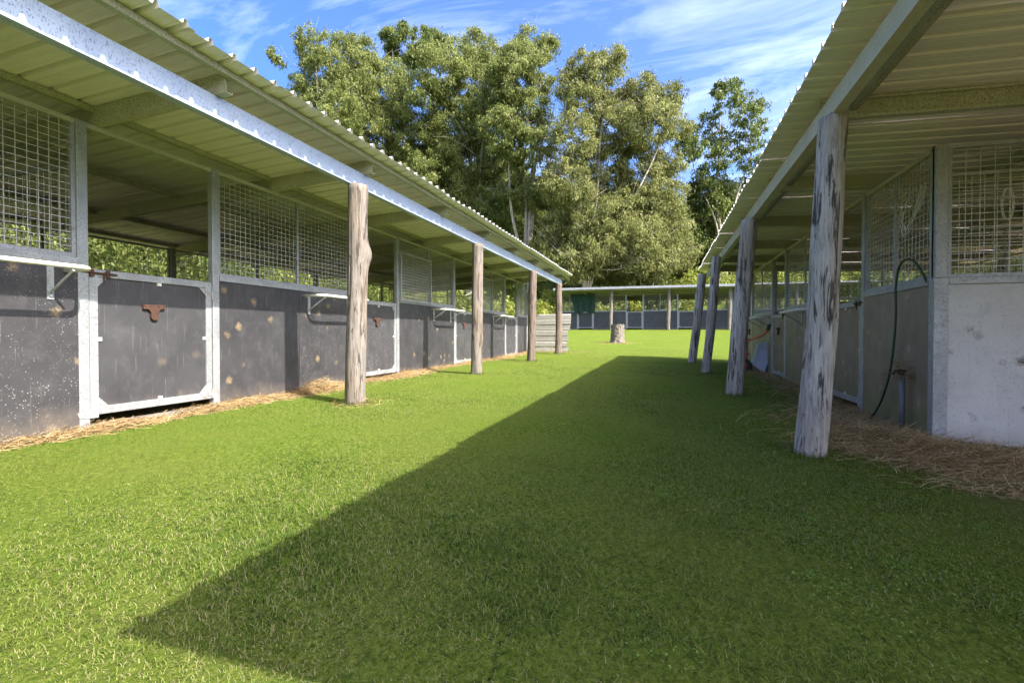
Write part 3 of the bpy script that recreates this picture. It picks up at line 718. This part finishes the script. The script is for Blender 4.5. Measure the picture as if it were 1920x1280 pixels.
for i, (c, lab) in enumerate((((2.015, 5.05, 1.66), 'pale baling twine tangled in the first side mesh panel above the hose'), ((2.46, 4.735, 1.60), 'loop of baling twine hanging on the front mesh above the grey panel'))):
    b = MB()
    for q in range(7 if i == 0 else 2):
        if i == 0:
            p = [(c[0] - .01 - r.uniform(0, .02), c[1] + .30 * math.sin(a * .8 + q) * r.uniform(.4, 1), c[2] + .22 * math.cos(a * 1.1 + q * 1.3) * r.uniform(.5, 1)) for a in np.linspace(0, 5, 8)]
        else:
            p = [(c[0] + .035 * math.sin(a) + .01 * q, c[1] - .01, c[2] + .12 * math.cos(a)) for a in np.linspace(.2, 6.1, 9)]
        b.tube(smooth(p, 4), .0028, 5)
    tag(link('baling_twine', b.mesh('baling_twine', M['twine'], True)), lab, 'twine')

# ------------------------------------------------------------------ green shade cloth on the far stable
b = MB(); nx_, nz_ = 26, 22; r = random.Random(2)
for j in range(nz_ + 1):
    for i in range(nx_ + 1):
        u, v_ = i / nx_, j / nz_
        lo = 1.18 + .08 * math.sin(u * 5) + (-.30 * math.exp(-((u - .25) / .12) ** 2))
        zz_ = 2.55 + (lo - 2.55) * v_
        xw = -6.75 + 1.85 * u + (.45 * v_ * (1 - u) * .8)
        b.v.append((xw, 38.50 - .05 * math.sin(u * 22 + v_ * 2) * (0.3 + v_) - .03, fz + .12 + zz_))
for j in range(nz_):
    for i in range(nx_): k = j * (nx_ + 1) + i; b.f.append((k, k + 1, k + nx_ + 2, k + nx_ + 1))
tag(link('shade_cloth', b.mesh('shade_cloth', M['cloth'], True)), 'dark green shade cloth hung over the far stable opening behind the left stable end', 'cloth')

# ------------------------------------------------------------------ foliage
def leaf_cloud(rng, centers, radii, counts, ll, lw, droop=1.0, squash=.8, clump=.42, spray=1.0):
    Vs, Ts = [], []
    for (c, R_, n) in zip(centers, radii, counts):
        m = max(9, int(15 * R_ ** 1.6)); dirs = rng.normal(size=(m, 3)); dirs /= np.linalg.norm(dirs, axis=1)[:, None]
        cc = np.array(c) + dirs * (R_ * (.45 + .55 * rng.random((m, 1)) ** .6)) * np.array([1, 1, squash])
        cr_ = clump * (.55 + .85 * rng.random(m)) * min(1.0, R_ / 1.2) * spray
        ct = rng.normal(0, .13, m)
        idx = rng.integers(0, m, n)
        off = rng.normal(size=(n, 3)); off *= (cr_[idx] * (1 + (rng.random(n) < .16) * rng.random(n) * 1.3) * (rng.random(n) ** .33) / np.maximum(np.linalg.norm(off, axis=1), 1e-6))[:, None]
        off[:, 2] *= .8; off[:, 2] -= rng.random(n) * .25 * droop * cr_[idx]
        P = cc[idx] + off
        a = rng.normal(size=(n, 3)) * .75; a[:, 2] -= droop * 1.1; a /= np.linalg.norm(a, axis=1)[:, None]
        q = rng.normal(size=(n, 3)); w_ = np.cross(a, q); w_ /= np.maximum(np.linalg.norm(w_, axis=1), 1e-6)[:, None]
        L_ = (ll * (.6 + .8 * rng.random(n)))[:, None]; W_ = (lw * (.6 + .8 * rng.random(n)))[:, None]
        quad = np.stack([P - w_ * W_ * .5, P + w_ * W_ * .5, P + a * L_], 1)
        Vs.append(quad); Ts.append(np.clip(.42 + ct[idx] + rng.normal(0, .20, n), 0, 1))
    return np.concatenate(Vs), np.concatenate(Ts)

def make_tree(name, label, lobes, base_xy, mat, seed, density=620, ll=.30, lw=.10, trunk_r=.35, bark='bark', forks=3, cat='tree', group=None, clump=.6, droop=1.0, fill=1.0):
    rng = np.random.default_rng(seed); r = random.Random(seed)
    bx, by = base_xy; bz = g(bx, by); L = [(x, y + rng.uniform(-1.4, 1.4) * min(1.6, rr_), z, rr_ * fill) for x, y, z, rr_ in lobes]
    root = empty(name, (bx, by, bz)); tag(root, label, cat, group)
    cen = [(x - bx, y - by, z - bz) for x, y, z, _ in L]; rad = [q[3] for q in L]
    V, T_ = leaf_cloud(rng, cen, rad, [int(density * 1.9 * q ** 2) for q in rad], ll, lw, droop, clump=clump)
    link('crown', quads('crown', V, M[mat], T_, nper=3), root)
    # trunk and limbs
    b = MB(); zs = sorted(cen, key=lambda q: q[2]); zmin, zmax = zs[0][2], zs[-1][2]
    cx = sum(q[0] for q in cen) / len(cen); cy = sum(q[1] for q in cen) / len(cen)
    stems = []
    for k in range(forks):
        tgt = zs[-1 - (k * max(1, len(zs) // (forks + 1)))] if forks > 1 else zs[-1]
        ctrl = [(r.uniform(-.1, .1) * k, r.uniform(-.1, .1) * k, -.4), ((tgt[0] * .12) + r.uniform(-.3, .3), tgt[1] * .12, zmax * .18), (tgt[0] * .45 + cx * .1 + r.uniform(-.6, .6), tgt[1] * .45, tgt[2] * .45), (tgt[0] * .8 + r.uniform(-.5, .5), tgt[1] * .8, tgt[2] * .75), tuple(tgt)]
        pts = smooth(ctrl, 6); n = len(pts); rs_ = [trunk_r * (1 - .88 * (i / (n - 1)) ** .8) * (.8 if k else 1) for i in range(n)]
        b.tube(pts, rs_, 9); stems.append((pts, rs_))
    tm = b.mesh('trunk', M[bark], True); link('trunk', tm, root)
    lb = MB()
    for (x, y, z), R_ in zip(cen, rad):
        for q in range(2 if R_ > 1.4 else 1):
            ex, ey, ez = x + r.uniform(-.5, .5) * R_, y + r.uniform(-.7, .3) * R_, z + r.uniform(-.1, .6) * R_
            best = None
            for pts, rs_ in stems:
                for i in range(3, len(pts) - 1):
                    p = pts[i]
                    if p.z < ez - .6:
                        dd = (p - Vector((ex, ey, ez))).length + abs((ez - p.z) - .6 * math.hypot(ex - p.x, ey - p.y)) * .6
                        if best is None or dd < best[0]: best = (dd, p, rs_[i])
            if best is None: continue
            p, r0_ = best[1], best[2]; e = Vector((ex, ey, ez)); mid = p.lerp(e, .5) + Vector((r.uniform(-.3, .3), r.uniform(-.3, .3), -.12 * (e - p).length + r.uniform(-.2, .2)))
            pp = smooth([p, mid, e], 5); rb = min(r0_ * .6, .05 + .02 * (e - p).length)
            lb.tube(pp, [rb * (1 - .8 * i / (len(pp) - 1)) for i in range(len(pp))], 6)
            for w_ in range(4):
                s0 = pp[r.randint(3, len(pp) - 2)]; e2 = e + Vector((r.uniform(-1, 1), r.uniform(-1, 1), r.uniform(-.2, .9))) * R_ * .7
                lb.tube([s0, s0.lerp(e2, .5) + Vector((0, 0, .1 * R_)), e2], [rb * .4, rb * .28, rb * .12], 5)
    if lb.v: link('branches', lb.mesh('branches', M[bark], True), root)
    return root
LOBES = {
 'T6b': [(-9.0,46.2,7.6,1.7), (-7.6,46.6,6.9,1.6), (-3.8,47.6,7.2,1.8), (-1.0,48.4,7.4,1.9), (1.2,49.2,8.0,1.6), (-10.4,46.0,9.0,1.5), (-5.6,47.2,7.0,1.2)],
 'T1': [(-33.8,44.2,29.6,1.95), (-35.4,43.8,27.6,1.84), (-36.8,43.3,28.3,0.87), (-36.2,43.5,25.5,1.41), (-32.0,44.8,27.6,1.63), (-33.3,44.4,25.2,2.06), (-30.7,45.1,25.5,1.84), (-34.6,44.0,22.3,1.95), (-32.1,44.8,21.7,2.28), (-30.0,45.4,22.0,2.17), (-31.3,45.0,18.5,2.44)],
 'T2': [(-33.4,49.6,32.1,1.43), (-31.5,50.1,31.4,1.61), (-33.7,49.5,29.3,1.78), (-30.9,50.3,29.0,2.14), (-28.9,50.9,29.6,1.66), (-32.0,50.0,26.1,2.74), (-28.9,50.9,26.1,2.74), (-30.9,50.3,22.3,3.33), (-33.4,49.6,21.7,2.74), (-27.2,51.4,22.0,3.09), (-29.8,50.6,18.2,3.33), (-25.8,51.8,17.6,2.97)],
 'T3': [(-33.8,60.9,38.9,1.28), (-32.2,61.4,40.0,1.13), (-30.1,62.0,40.6,1.28), (-30.4,61.9,38.7,1.42), (-27.9,62.7,38.7,1.06), (-34.2,60.8,37.8,0.99), (-31.7,61.5,37.1,1.56), (-29.0,62.3,37.3,1.42)],
 'T4': [(-19.3,50.6,31.6,1.92), (-20.8,50.2,29.8,1.80), (-17.7,51.1,29.8,1.80), (-21.8,49.9,27.3,2.48), (-19.1,50.7,26.7,2.70), (-24.2,49.2,24.8,2.82), (-21.2,50.0,22.5,3.38), (-17.4,51.2,22.5,2.82), (-24.7,49.0,20.6,3.15), (-20.1,50.4,18.6,3.38), (-16.9,51.3,17.8,2.82), (-22.8,49.6,16.4,3.15), (-15.8,51.6,13.9,2.59), (-19.6,50.5,13.9,2.93)],
 'T5': [(-12.9,48.3,29.6,1.36), (-11.4,48.8,29.0,1.30), (-14.2,48.0,27.4,1.56), (-12.2,48.5,26.9,1.67), (-13.4,48.2,24.5,2.19), (-11.4,48.8,24.8,1.25), (-12.7,48.4,21.9,2.29), (-14.2,48.0,19.6,2.40), (-12.2,48.5,18.3,2.09), (-11.1,48.9,15.2,1.88), (-13.2,48.2,14.5,2.19), (-15.2,47.7,24.3,1.77)],
 'T6': [(-7.2,46.9,25.0,1.57), (-5.8,47.3,24.0,1.86), (-4.4,47.7,25.2,1.37), (-8.3,46.6,23.1,1.27), (-3.7,47.9,22.6,2.06), (-1.7,48.5,23.3,1.57), (-0.5,48.9,21.6,1.67), (-6.8,47.0,21.4,2.06), (-4.4,47.7,19.7,2.55), (-1.4,48.6,19.2,2.35), (0.8,49.2,22.1,0.98), (1.2,49.4,19.8,1.08), (-7.7,46.7,18.0,2.06), (-5.4,47.4,16.3,2.70), (-2.1,48.4,16.3,2.55), (0.3,49.1,16.5,1.67), (-8.2,46.6,14.1,2.16), (-6.3,47.2,11.7,2.55), (-3.0,48.1,12.4,2.75), (-0.2,48.9,13.1,2.06), (-8.9,46.4,10.5,2.06), (-5.3,47.4,8.8,2.26), (-2.3,48.3,9.5,2.16), (0.5,49.2,10.2,1.96), (-9.5,46.2,16.5,1.27)],
 'T7': [(6.4,54.0,24.7,0.94), (5.1,53.6,24.8,0.63), (7.7,54.4,23.6,0.94), (5.6,53.8,23.0,1.04), (8.9,54.8,22.8,0.57), (4.1,53.4,21.9,0.83), (7.3,54.3,21.3,1.15), (2.7,52.9,20.4,0.94), (5.0,53.6,20.2,1.15), (9.0,54.8,20.7,0.68), (7.7,54.4,19.2,1.15), (2.7,52.9,18.3,1.15), (5.6,53.8,17.8,1.25), (1.5,52.6,19.5,0.73), (8.2,54.6,17.1,0.94), (4.3,53.4,16.3,1.25), (6.8,54.1,15.2,1.25)],
 'T8': [(4.0,56.4,15.0,1.77), (2.8,56.1,12.8,2.21), (5.3,56.8,13.1,1.99), (7.4,57.5,12.3,1.99), (4.6,56.6,10.3,2.32), (1.9,55.8,10.1,2.10), (6.4,57.2,9.5,2.10)],
 'T9': [(-20.6,56.5,13.5,3.13), (-17.0,57.5,11.9,3.00), (-14.3,58.3,13.8,2.63), (-14.6,58.3,9.1,2.75), (-12.2,59.0,8.5,2.38), (-18.2,57.2,8.5,2.50), (-23.6,55.6,14.7,3.13), (-11.6,59.1,16.6,2.50)],
 'T10': [(0.1,60.5,10.1,2.42), (-2.5,59.7,8.9,2.18), (2.7,61.3,8.2,2.06), (-6.6,58.5,8.2,1.94), (5.0,62.0,7.9,1.94), (8.5,63.0,9.5,2.18), (-9.5,57.7,8.9,2.06)],
}
LOBES['T6'] += LOBES['T6b']
TG = 'tall gum trees behind the far stable'
for key, base, mat, dens, ll, lw, tr, bark, forks, lab, cl, seed in (
    ('T1', (-33.0, 45.5), 'leaf_gum', 480, .30, .10, .28, 'bark', 3, 'leftmost tall gum tree with open airy crown against the sky', .48, 1),
    ('T2', (-29.5, 51.5), 'leaf_gum', 560, .30, .10, .35, 'bark', 3, 'broad gum tree with olive crown just right of the leftmost airy gum', .58, 2),
    ('T3', (-30.0, 62.5), 'leaf_dark', 700, .36, .12, .30, 'bark', 2, 'dark flat-topped tree rising behind the gums with bare upper limbs', .6, 3),
    ('T4', (-20.0, 51.5), 'leaf_gum', 560, .30, .10, .42, 'bark', 4, 'tallest dense green gum tree in the middle of the skyline', .58, 4),
    ('T5', (-12.8, 48.6), 'leaf_gum', 620, .30, .10, .34, 'bark', 4, 'tall gum with forked pale trunks just left of the sky gap', .54, 5),
    ('T6', (-7.0, 46.6), 'leaf_grey', 600, .28, .09, .24, 'bark', 4, 'huge grey-green gum filling the skyline right of the sky gap', .58, 6),
    ('T7', (5.8, 54.3), 'leaf_dark', 240, .34, .13, .22, 'bark', 3, 'sparse see-through tree with thin limbs right of the huge grey-green gum', .42, 7),
    ('T8', (4.6, 57.2), 'leaf_dark', 520, .32, .13, .30, 'bark', 3, 'dark rounded tree below the sparse tree, beside the right roof edge', .7, 8),
    ('T9', (-16.5, 57.6), 'leaf_dark', 420, .34, .12, .40, 'bark', 4, 'dark understorey tree in the shade beneath the middle gums', .8, 9),
    ('T10', (0.0, 60.0), 'leaf_gum', 480, .32, .12, .35, 'bark', 4, 'low wide tree behind the huge gum, filling above the far roof', .8, 10)):
    make_tree('gum_tree' if key in ('T1', 'T2', 'T4', 'T5', 'T6') else 'tree', lab, LOBES[key], base, mat, seed, dens, ll, lw, tr, bark, forks, group=TG, clump=cl, fill={'T1': 1.12, 'T7': 1.3, 'T3': 1.1}.get(key, 1.14))

# backdrop of darker trees further up the slope (own crown each)
def lobes_round(rng, x, y, h, w, n, z0=.25):
    o = []
    for i in range(n):
        t = rng.random(); a = rng.uniform(0, 2 * math.pi); zz_ = h * (z0 + (1 - z0) * t); wr = w * (1 - .55 * abs(t - .35)) * .6
        o.append((x + math.cos(a) * wr * rng.random() ** .5, y + math.sin(a) * wr * rng.random() ** .5, g(x, y) + zz_ - w * .2, w * rng.uniform(.28, .42)))
    return o
rng = np.random.default_rng(77)
places = [(-44, 62, 15, 9), (-37, 66, 17, 9), (-29, 70, 16, 9), (-22, 66, 15, 9), (-15, 70, 13, 9), (-8, 66, 12, 9), (-1, 70, 10, 8), (6, 68, 10, 8), (12, 66, 11, 8), (19, 62, 10, 8), (-25, 58, 11, 8), (-10, 62, 9, 7)]
word = ['leftmost', 'second from left', 'third from left', 'fourth from left', 'fifth from left', 'sixth from left', 'seventh from left', 'eighth from left', 'ninth from left', 'rightmost']
for i, (x, y, h, w) in enumerate(places):
    lab = 'dark tree on the slope behind the gums, ' + (word[i] if i < 10 else ('low behind the tallest gum' if i == 10 else 'small, behind the grey-green gum'))
    make_tree('tree', lab, lobes_round(rng, x, y, h, w, 15), (x, y), 'leaf_dark' if i % 2 else 'leaf_gum', 100 + i, 150, .52, .24, .3, 'bark', 2, group='dark trees on the slope', clump=1.0)

# tree belts seen through the meshes on either side (copies share mesh data)
def copy_tree(o, parent=None):
    c = o.copy(); COL.objects.link(c)
    if parent: c.parent = parent
    for ch in o.children: copy_tree(ch, c)
    return c
protos = []
for i, m_ in enumerate(('leaf_gum', 'leaf_dark', 'leaf_bright')):
    rg_ = np.random.default_rng(200 + i)
    protos.append(make_tree('tree', 'x', lobes_round(rg_, -18 - i, 2 + i * 3, 7.5, 6.0, 18, .05), (-18 - i, 2 + i * 3), m_, 300 + i, 560, .15, .065, .16, 'bark', 3, clump=.7))
kinds = ['olive', 'dark green', 'bright green']
belt = []
for k in range(9): belt.append((-18.0 - (k * 37 % 5) * .6, -4 + k * 4.3, k % 3, 'L'))
for k in range(8): belt.append((13.5 + (k * 29 % 5) * .7, 3 + k * 4.3, (k * 2 + 2) % 3, 'R'))
ORD = ['first', 'second', 'third', 'fourth', 'fifth', 'sixth', 'seventh', 'eighth', 'ninth', 'tenth', 'eleventh', 'twelfth']
used = set(); nL = nR = 0
for x, y, k, side in belt:
    if side == 'L': nL += 1
    else: nR += 1
    if k not in used: used.add(k); o = protos[k]
    else: o = copy_tree(protos[k])
    o.location = (x, y, g(x, y) - .2); o.rotation_euler = (0, 0, (x * 7 + y * 3) % 6.28); s = .85 + ((x * 13 + y * 7) % 1) * .3; o.scale = (s, s, s)
    n_ = nL if side == 'L' else nR
    tag(o, '%s bushy tree behind the %s stable, %s from the camera' % (kinds[k], 'left' if side == 'L' else 'right', ORD[n_ - 1]), 'tree', 'bushy trees behind the %s stable' % ('left' if side == 'L' else 'right'))

# bright scrub behind the far stable and a bush by the tin wall
rng = np.random.default_rng(9)
def shrub(x, y, r_, h, mat, label, seed, group, dens=420):
    rg_ = np.random.default_rng(seed); z0 = g(x, y); root = empty('shrub', (x, y, z0)); tag(root, label, 'shrub', group)
    n = 9; cen = [(rg_.uniform(-.6, .6) * r_, rg_.uniform(-.5, .5) * r_, h * rg_.uniform(.2, .8)) for _ in range(n)]; rad = [r_ * rg_.uniform(.35, .6) for _ in range(n)]
    V, T_ = leaf_cloud(rg_, cen, rad, [int(dens * q ** 2) for q in rad], .19, .09, .2, clump=.35)
    link('foliage', quads('foliage', V, M[mat], T_, nper=3), root)
    b = MB(); r = random.Random(seed)
    for c in cen: b.tube([(c[0] * .15, c[1] * .15, -.2), (c[0] * .6, c[1] * .6, c[2] * .5), c], [.05, .035, .012], 5)
    link('stems', b.mesh('stems', M['bark'], True), root)
    return root
sh_proto = [shrub(-8 + 2 * i, 45, 1.9, 2.6, ('leaf_bright', 'leaf_bright', 'leaf_gum')[i], 'x', 50 + i, 'x') for i in range(3)]
spots = [(-12 + i * 2.45 + rng.uniform(-.6, .6), 44.2 + rng.uniform(-.8, 1.2), 1) for i in range(12)] + [(-16 + i * 3.0 + rng.uniform(-.8, .8), 49.5 + rng.uniform(-1, 1.5), 2) for i in range(12)]
for i, (x, y, row) in enumerate(spots):
    o = sh_proto[i] if i < 3 else copy_tree(sh_proto[i % 3])
    o.location = (x, y, g(x, y) - .1); o.rotation_euler = (0, 0, rng.uniform(0, 6)); s = rng.uniform(.8, 1.3) * (1.35 if row == 2 else 1); o.scale = (s, s, s * rng.uniform(.8, 1.1))
    tag(o, ('yellow-green bush just behind the far stable, %s from left' if row == 1 else 'yellow-green bush up the bank under the gums, %s from left') % ORD[i % 12], 'shrub', 'scrub behind the far stable' if row == 1 else 'scrub up the bank')
shrub(-6.4, 21.5, 1.7, 1.8, 'leaf_bright', 'ferny bright green bush behind the tin wall', 71, None, 700)
shrub(-9.5, 24, 1.9, 2.0, 'leaf_gum', 'olive green bush further left behind the left stable end', 72, None, 600)

# ------------------------------------------------------------------ hay and straw
def strands(n, place, rng, ln=(.05, .16), wd=.0022, lift=.03, curl=.5):
    x, y, hh = place(n); n = len(x)
    a = rng.uniform(0, 2 * np.pi, n); L_ = rng.uniform(ln[0], ln[1], n); cu = rng.normal(0, curl, n)
    z0 = gz(x, y) + rng.random(n) * hh; el = rng.normal(0, .22, n)
    P = []
    px, py, pz, aa = x.copy(), y.copy(), z0.copy(), a.copy()
    for k in range(4):
        P.append(np.stack([px, py, pz], 1)); px = px + np.cos(aa) * L_ / 3; py = py + np.sin(aa) * L_ / 3; pz = pz + (el + .1 * (1.5 - k)) * L_ / 3; aa = aa + cu
    q = []
    for k in range(3):
        d = P[k + 1] - P[k]; s_ = np.stack([-d[:, 1], d[:, 0], np.abs(d[:, 0]) * .8], 1); s_ /= np.maximum(np.linalg.norm(s_, axis=1), 1e-6)[:, None]; s_ = s_ * wd * (.6 + .8 * rng.random((n, 1)))
        q.append(np.stack([P[k] - s_, P[k + 1] - s_, P[k + 1] + s_, P[k] + s_], 1))
    V = np.stack(q, 1).reshape(-1, 4, 3); T_ = np.repeat(np.clip(rng.normal(.5, .25, n), 0, 1), 3)
    return V, T_
rng = np.random.default_rng(21)
Vs, Ts = [], []
def left_strip(n):
    y = rng.uniform(1.2, 16, n); dens = .4 + .6 * np.sin(y * 1.9) ** 2; keep = rng.random(n) < dens; y = y[keep]
    w = np.abs(rng.normal(0, .085, len(y))) * (1 + .5 * np.sin(y * 2.7)); return -4.19 + w, y, .05 * np.exp(-w / .08) + .008
V, T_ = strands(19000, left_strip, rng, (.03, .11), .0015); Vs.append(V); Ts.append(T_)
def mound(cx, cy, sx, sy, h):
    def f(n):
        a = rng.normal(0, 1, n); b_ = rng.normal(0, 1, n); return cx + a * sx, cy + b_ * sy, h * np.exp(-(a ** 2 + b_ ** 2) / 1.2) + .006
    return f
for (c, n) in ((mound(-4.05, 5.35, .10, .35, .16), 3200), (mound(-4.08, 4.3, .07, .5, .07), 2000), (mound(-4.1, 2.9, .08, .3, .06), 1500), (mound(-4.05, 7.6, .1, .5, .08), 2200), (mound(-4.05, 13.0, .12, .6, .06), 1500), (mound(-1.92, 22.6, .45, .4, .03), 1500), (mound(-3.05, 4.62, .14, .14, .03), 260), (mound(-3.4, 16.1, .6, .15, .04), 900)):
    V, T_ = strands(int(n * 1.1), c, rng, (.03, .12), .0015); Vs.append(V); Ts.append(T_)
hs_ = quads('hay', np.concatenate(Vs), M['hay'], np.concatenate(Ts))
tag(link('hay', hs_), 'strip of pale dry hay scattered along the foot of the left stable boards', 'hay', kind='stuff')
Vs, Ts = [], []
def right_band(n):
    y = rng.uniform(3.2, 13.5, n); w = np.abs(rng.normal(0, .30, n)); keep = rng.random(n) < np.where(y < 6.5, 1.0, .28); y = y[keep]; w = w[keep]
    return 1.98 - w, y, .02 * np.exp(-w / .2) + .006
V, T_ = strands(18000, right_band, rng, (.03, .17), .0012); Vs.append(V); Ts.append(T_)
for (c, n) in ((mound(2.1, 4.15, .42, .22, .07), 13000), (mound(1.75, 4.55, .22, .35, .06), 7000), (mound(2.6, 3.7, .35, .25, .06), 5000), (mound(1.55, 5.0, .3, .5, .02), 2500)):
    V, T_ = strands(int(n * 1.15), c, rng, (.04, .20), .0012); Vs.append(V); Ts.append(T_ * .95)
tag(link('hay', quads('hay', np.concatenate(Vs), M['hay'], np.concatenate(Ts))), 'shaded brown hay heaped around the front corner of the right stable', 'hay', kind='stuff')
V, T_ = strands(140, lambda n: (1.965 + rng.normal(0, .03, n), 5.13 + rng.normal(0, .035, n), np.zeros(n)), rng, (.04, .13), .0022)
V[:, :, 2] += np.repeat(.54 + rng.uniform(-.10, .07, 140), 3)[:, None]
tag(link('hay_tuft', quads('hay_tuft', V - np.array([1.965, 5.14, g(1.96, 5.14)]), M['hay'], T_), sp), kind='stuff')

# ------------------------------------------------------------------ grass blades
rng = np.random.default_rng(5)
def fbm(x, y, seed, lo, hi, k=26):
    r_ = np.random.default_rng(seed); o = np.zeros_like(x)
    for _ in range(k):
        lam = lo * (hi / lo) ** r_.random(); a = r_.uniform(0, 2 * np.pi); ph = r_.uniform(0, 6.28)
        o += np.sin((x * np.cos(a) + y * np.sin(a)) * 2 * np.pi / lam + ph + 1.3 * np.sin((x * np.sin(a) - y * np.cos(a)) * 3.1 / lam))
    return o / math.sqrt(k / 2)
def blades(n, rmin, rmax, pw, h0, w0, xl=-4.2, xr=1.95):
    """density falls with distance from where the lawn is closest"""
    u = rng.random(n); e = 2 - pw
    d = (rmin ** e + u * (rmax ** e - rmin ** e)) ** (1 / e); a = rng.uniform(-1.22, .72, n)
    x = d * np.sin(a); y = d * np.cos(a)
    k = (x > xl) & (x < xr) & (y > .3)
    x, y, d = x[k], y[k], d[k]
    # thinner where hay and bare soil lie on the right
    bare = np.clip((x - 1.2) / .8, 0, 1) * np.clip((y - 2.6) / 1.0, 0, 1)
    k = rng.random(len(x)) > bare * .8; x, y, d = x[k], y[k], d[k]; n = len(x)
    cl = fbm(x, y, 3, .25, 3.0); fine = fbm(x, y, 4, .06, .3); k = rng.random(n) < np.clip(1.0 + .22 * fine + .12 * cl, .35, 1.0)
    x, y, d, cl, fine = x[k], y[k], d[k], cl[k], fine[k]; n = len(x)
    sc = np.clip(d / 3.0, 1, 3.2) ** .55
    H = h0 * rng.uniform(.5, 1.35, n) * (1 + .22 * cl) * sc ** .5; W = w0 * rng.uniform(.6, 1.3, n) * sc
    az = rng.uniform(0, 2 * np.pi, n); ln = rng.uniform(.4, 1.9, n)
    side = np.stack([-np.sin(az), np.cos(az), np.zeros(n)], 1) * W[:, None]
    hd = np.stack([np.cos(az), np.sin(az), np.zeros(n)], 1); z = gz(x, y) - .004
    P0 = np.stack([x, y, z], 1); P1 = P0 + hd * (H * ln * .35)[:, None] + np.array([0, 0, 1]) * (H * .62)[:, None]; P2 = P0 + hd * (H * ln)[:, None] + np.array([0, 0, 1]) * (H * rng.uniform(.7, 1.0, n))[:, None]
    q1 = np.stack([P0 - side, P0 + side, P1 + side * .8, P1 - side * .8], 1); q2 = np.stack([P1 - side * .8, P1 + side * .8, P2 + side * .1, P2 - side * .1], 1)
    nr = d < 3.2; qf = np.stack([P0 - side, P0 + side, P2 + side * .25, P2 - side * .25], 1)
    V = np.concatenate([q1[nr], q2[nr], qf[~nr]])
    t = np.clip(.44 - .045 * cl - .04 * fine + rng.normal(0, .33, n), 0, .9); dead = rng.random(n) < np.clip(.17 - .09 * cl - .06 * fine, .04, .6); t[dead] = rng.uniform(.85, 1, dead.sum())
    return V, np.concatenate([t[nr], t[nr], t[~nr]])
V1, T1_ = blades(620000, .75, 20, 1.60, .0125, .00125)
V2, T2_ = blades(2500, .8, 12, 1.0, .020, .0011)
def tufts(spots, per, h0, w0):
    out, tt = [], []
    for (cx_, cy_, rad_) in spots:
        a = rng.uniform(0, 2 * np.pi, per); rr_ = rad_ + np.abs(rng.normal(0, .035, per)); x = cx_ + np.cos(a) * rr_; y = cy_ + np.sin(a) * rr_
        H = h0 * rng.uniform(.4, 1.4, per); az = a + rng.normal(0, .8, per); hd = np.stack([np.cos(az), np.sin(az), np.zeros(per)], 1); sd_ = np.stack([-np.sin(az), np.cos(az), np.zeros(per)], 1) * (w0 * rng.uniform(.6, 1.3, per))[:, None]
        P0 = np.stack([x, y, gz(x, y) - .005], 1); P1 = P0 + hd * (H * .25)[:, None] + np.array([0, 0, 1]) * (H * .6)[:, None]; P2 = P0 + hd * (H * .8)[:, None] + np.array([0, 0, 1]) * (H * .9)[:, None]
        out.append(np.stack([np.stack([P0 - sd_, P0 + sd_, P1 + sd_ * .7, P1 - sd_ * .7], 1), np.stack([P1 - sd_ * .7, P1 + sd_ * .7, P2 + sd_ * .1, P2 - sd_ * .1], 1)], 1).reshape(-1, 4, 3)); tt.append(np.repeat(np.clip(rng.normal(.5, .3, per), 0, 1), 2))
    return np.concatenate(out), np.concatenate(tt)
V3, T3_ = tufts([(-3.05, 4.62, .10), (-3.05, 8.19, .09), (-3.05, 12.0, .09), (-3.05, 15.3, .09), (.957, 3.87, .09), (.875, 7.04, .10), (.78, 10.22, .08), (.68, 13.0, .09), (-1.92, 22.75, .36)], 420, .042, .0016)
V = np.concatenate([V1, V2, V3]); T_ = np.concatenate([T1_, T2_, T3_])
tag(link('grass', quads('grass', V, M['grass'], T_)), 'short mown lawn grass filling the alley between the stables', 'grass', kind='stuff')
# clover and broad-leaved weeds in the shaded part
Vs = []
pc = [(rng.uniform(.3, 1.7), rng.uniform(1.5, 3.2)) for _ in range(34)] + [(rng.uniform(-1.0, 1.6), rng.uniform(1.3, 6.5)) for _ in range(36)]
for (px_, py_) in pc:
    m_ = int(rng.integers(18, 70)); sp_ = rng.uniform(.025, .075)
    x = px_ + rng.normal(0, sp_, m_); y = py_ + rng.normal(0, sp_, m_); a = rng.uniform(0, 2 * np.pi, m_); s_ = rng.uniform(.002, .0055, m_)
    z = gz(x, y) + rng.uniform(.008, .022, m_); c = np.stack([x, y, z], 1)
    u = np.stack([np.cos(a), np.sin(a), rng.normal(0, .35, m_)], 1) * s_[:, None]; w_ = np.stack([-np.sin(a), np.cos(a), rng.normal(0, .35, m_)], 1) * s_[:, None] * .7
    Vs.append(np.stack([c - u, c - w_, c + u, c + w_], 1))
V = np.concatenate(Vs)
tag(link('clover', quads('clover', V, M['weed'], rng.random(len(V)))), 'patches of broad-leaved clover and weeds in the shaded right lawn', 'clover', kind='stuff')
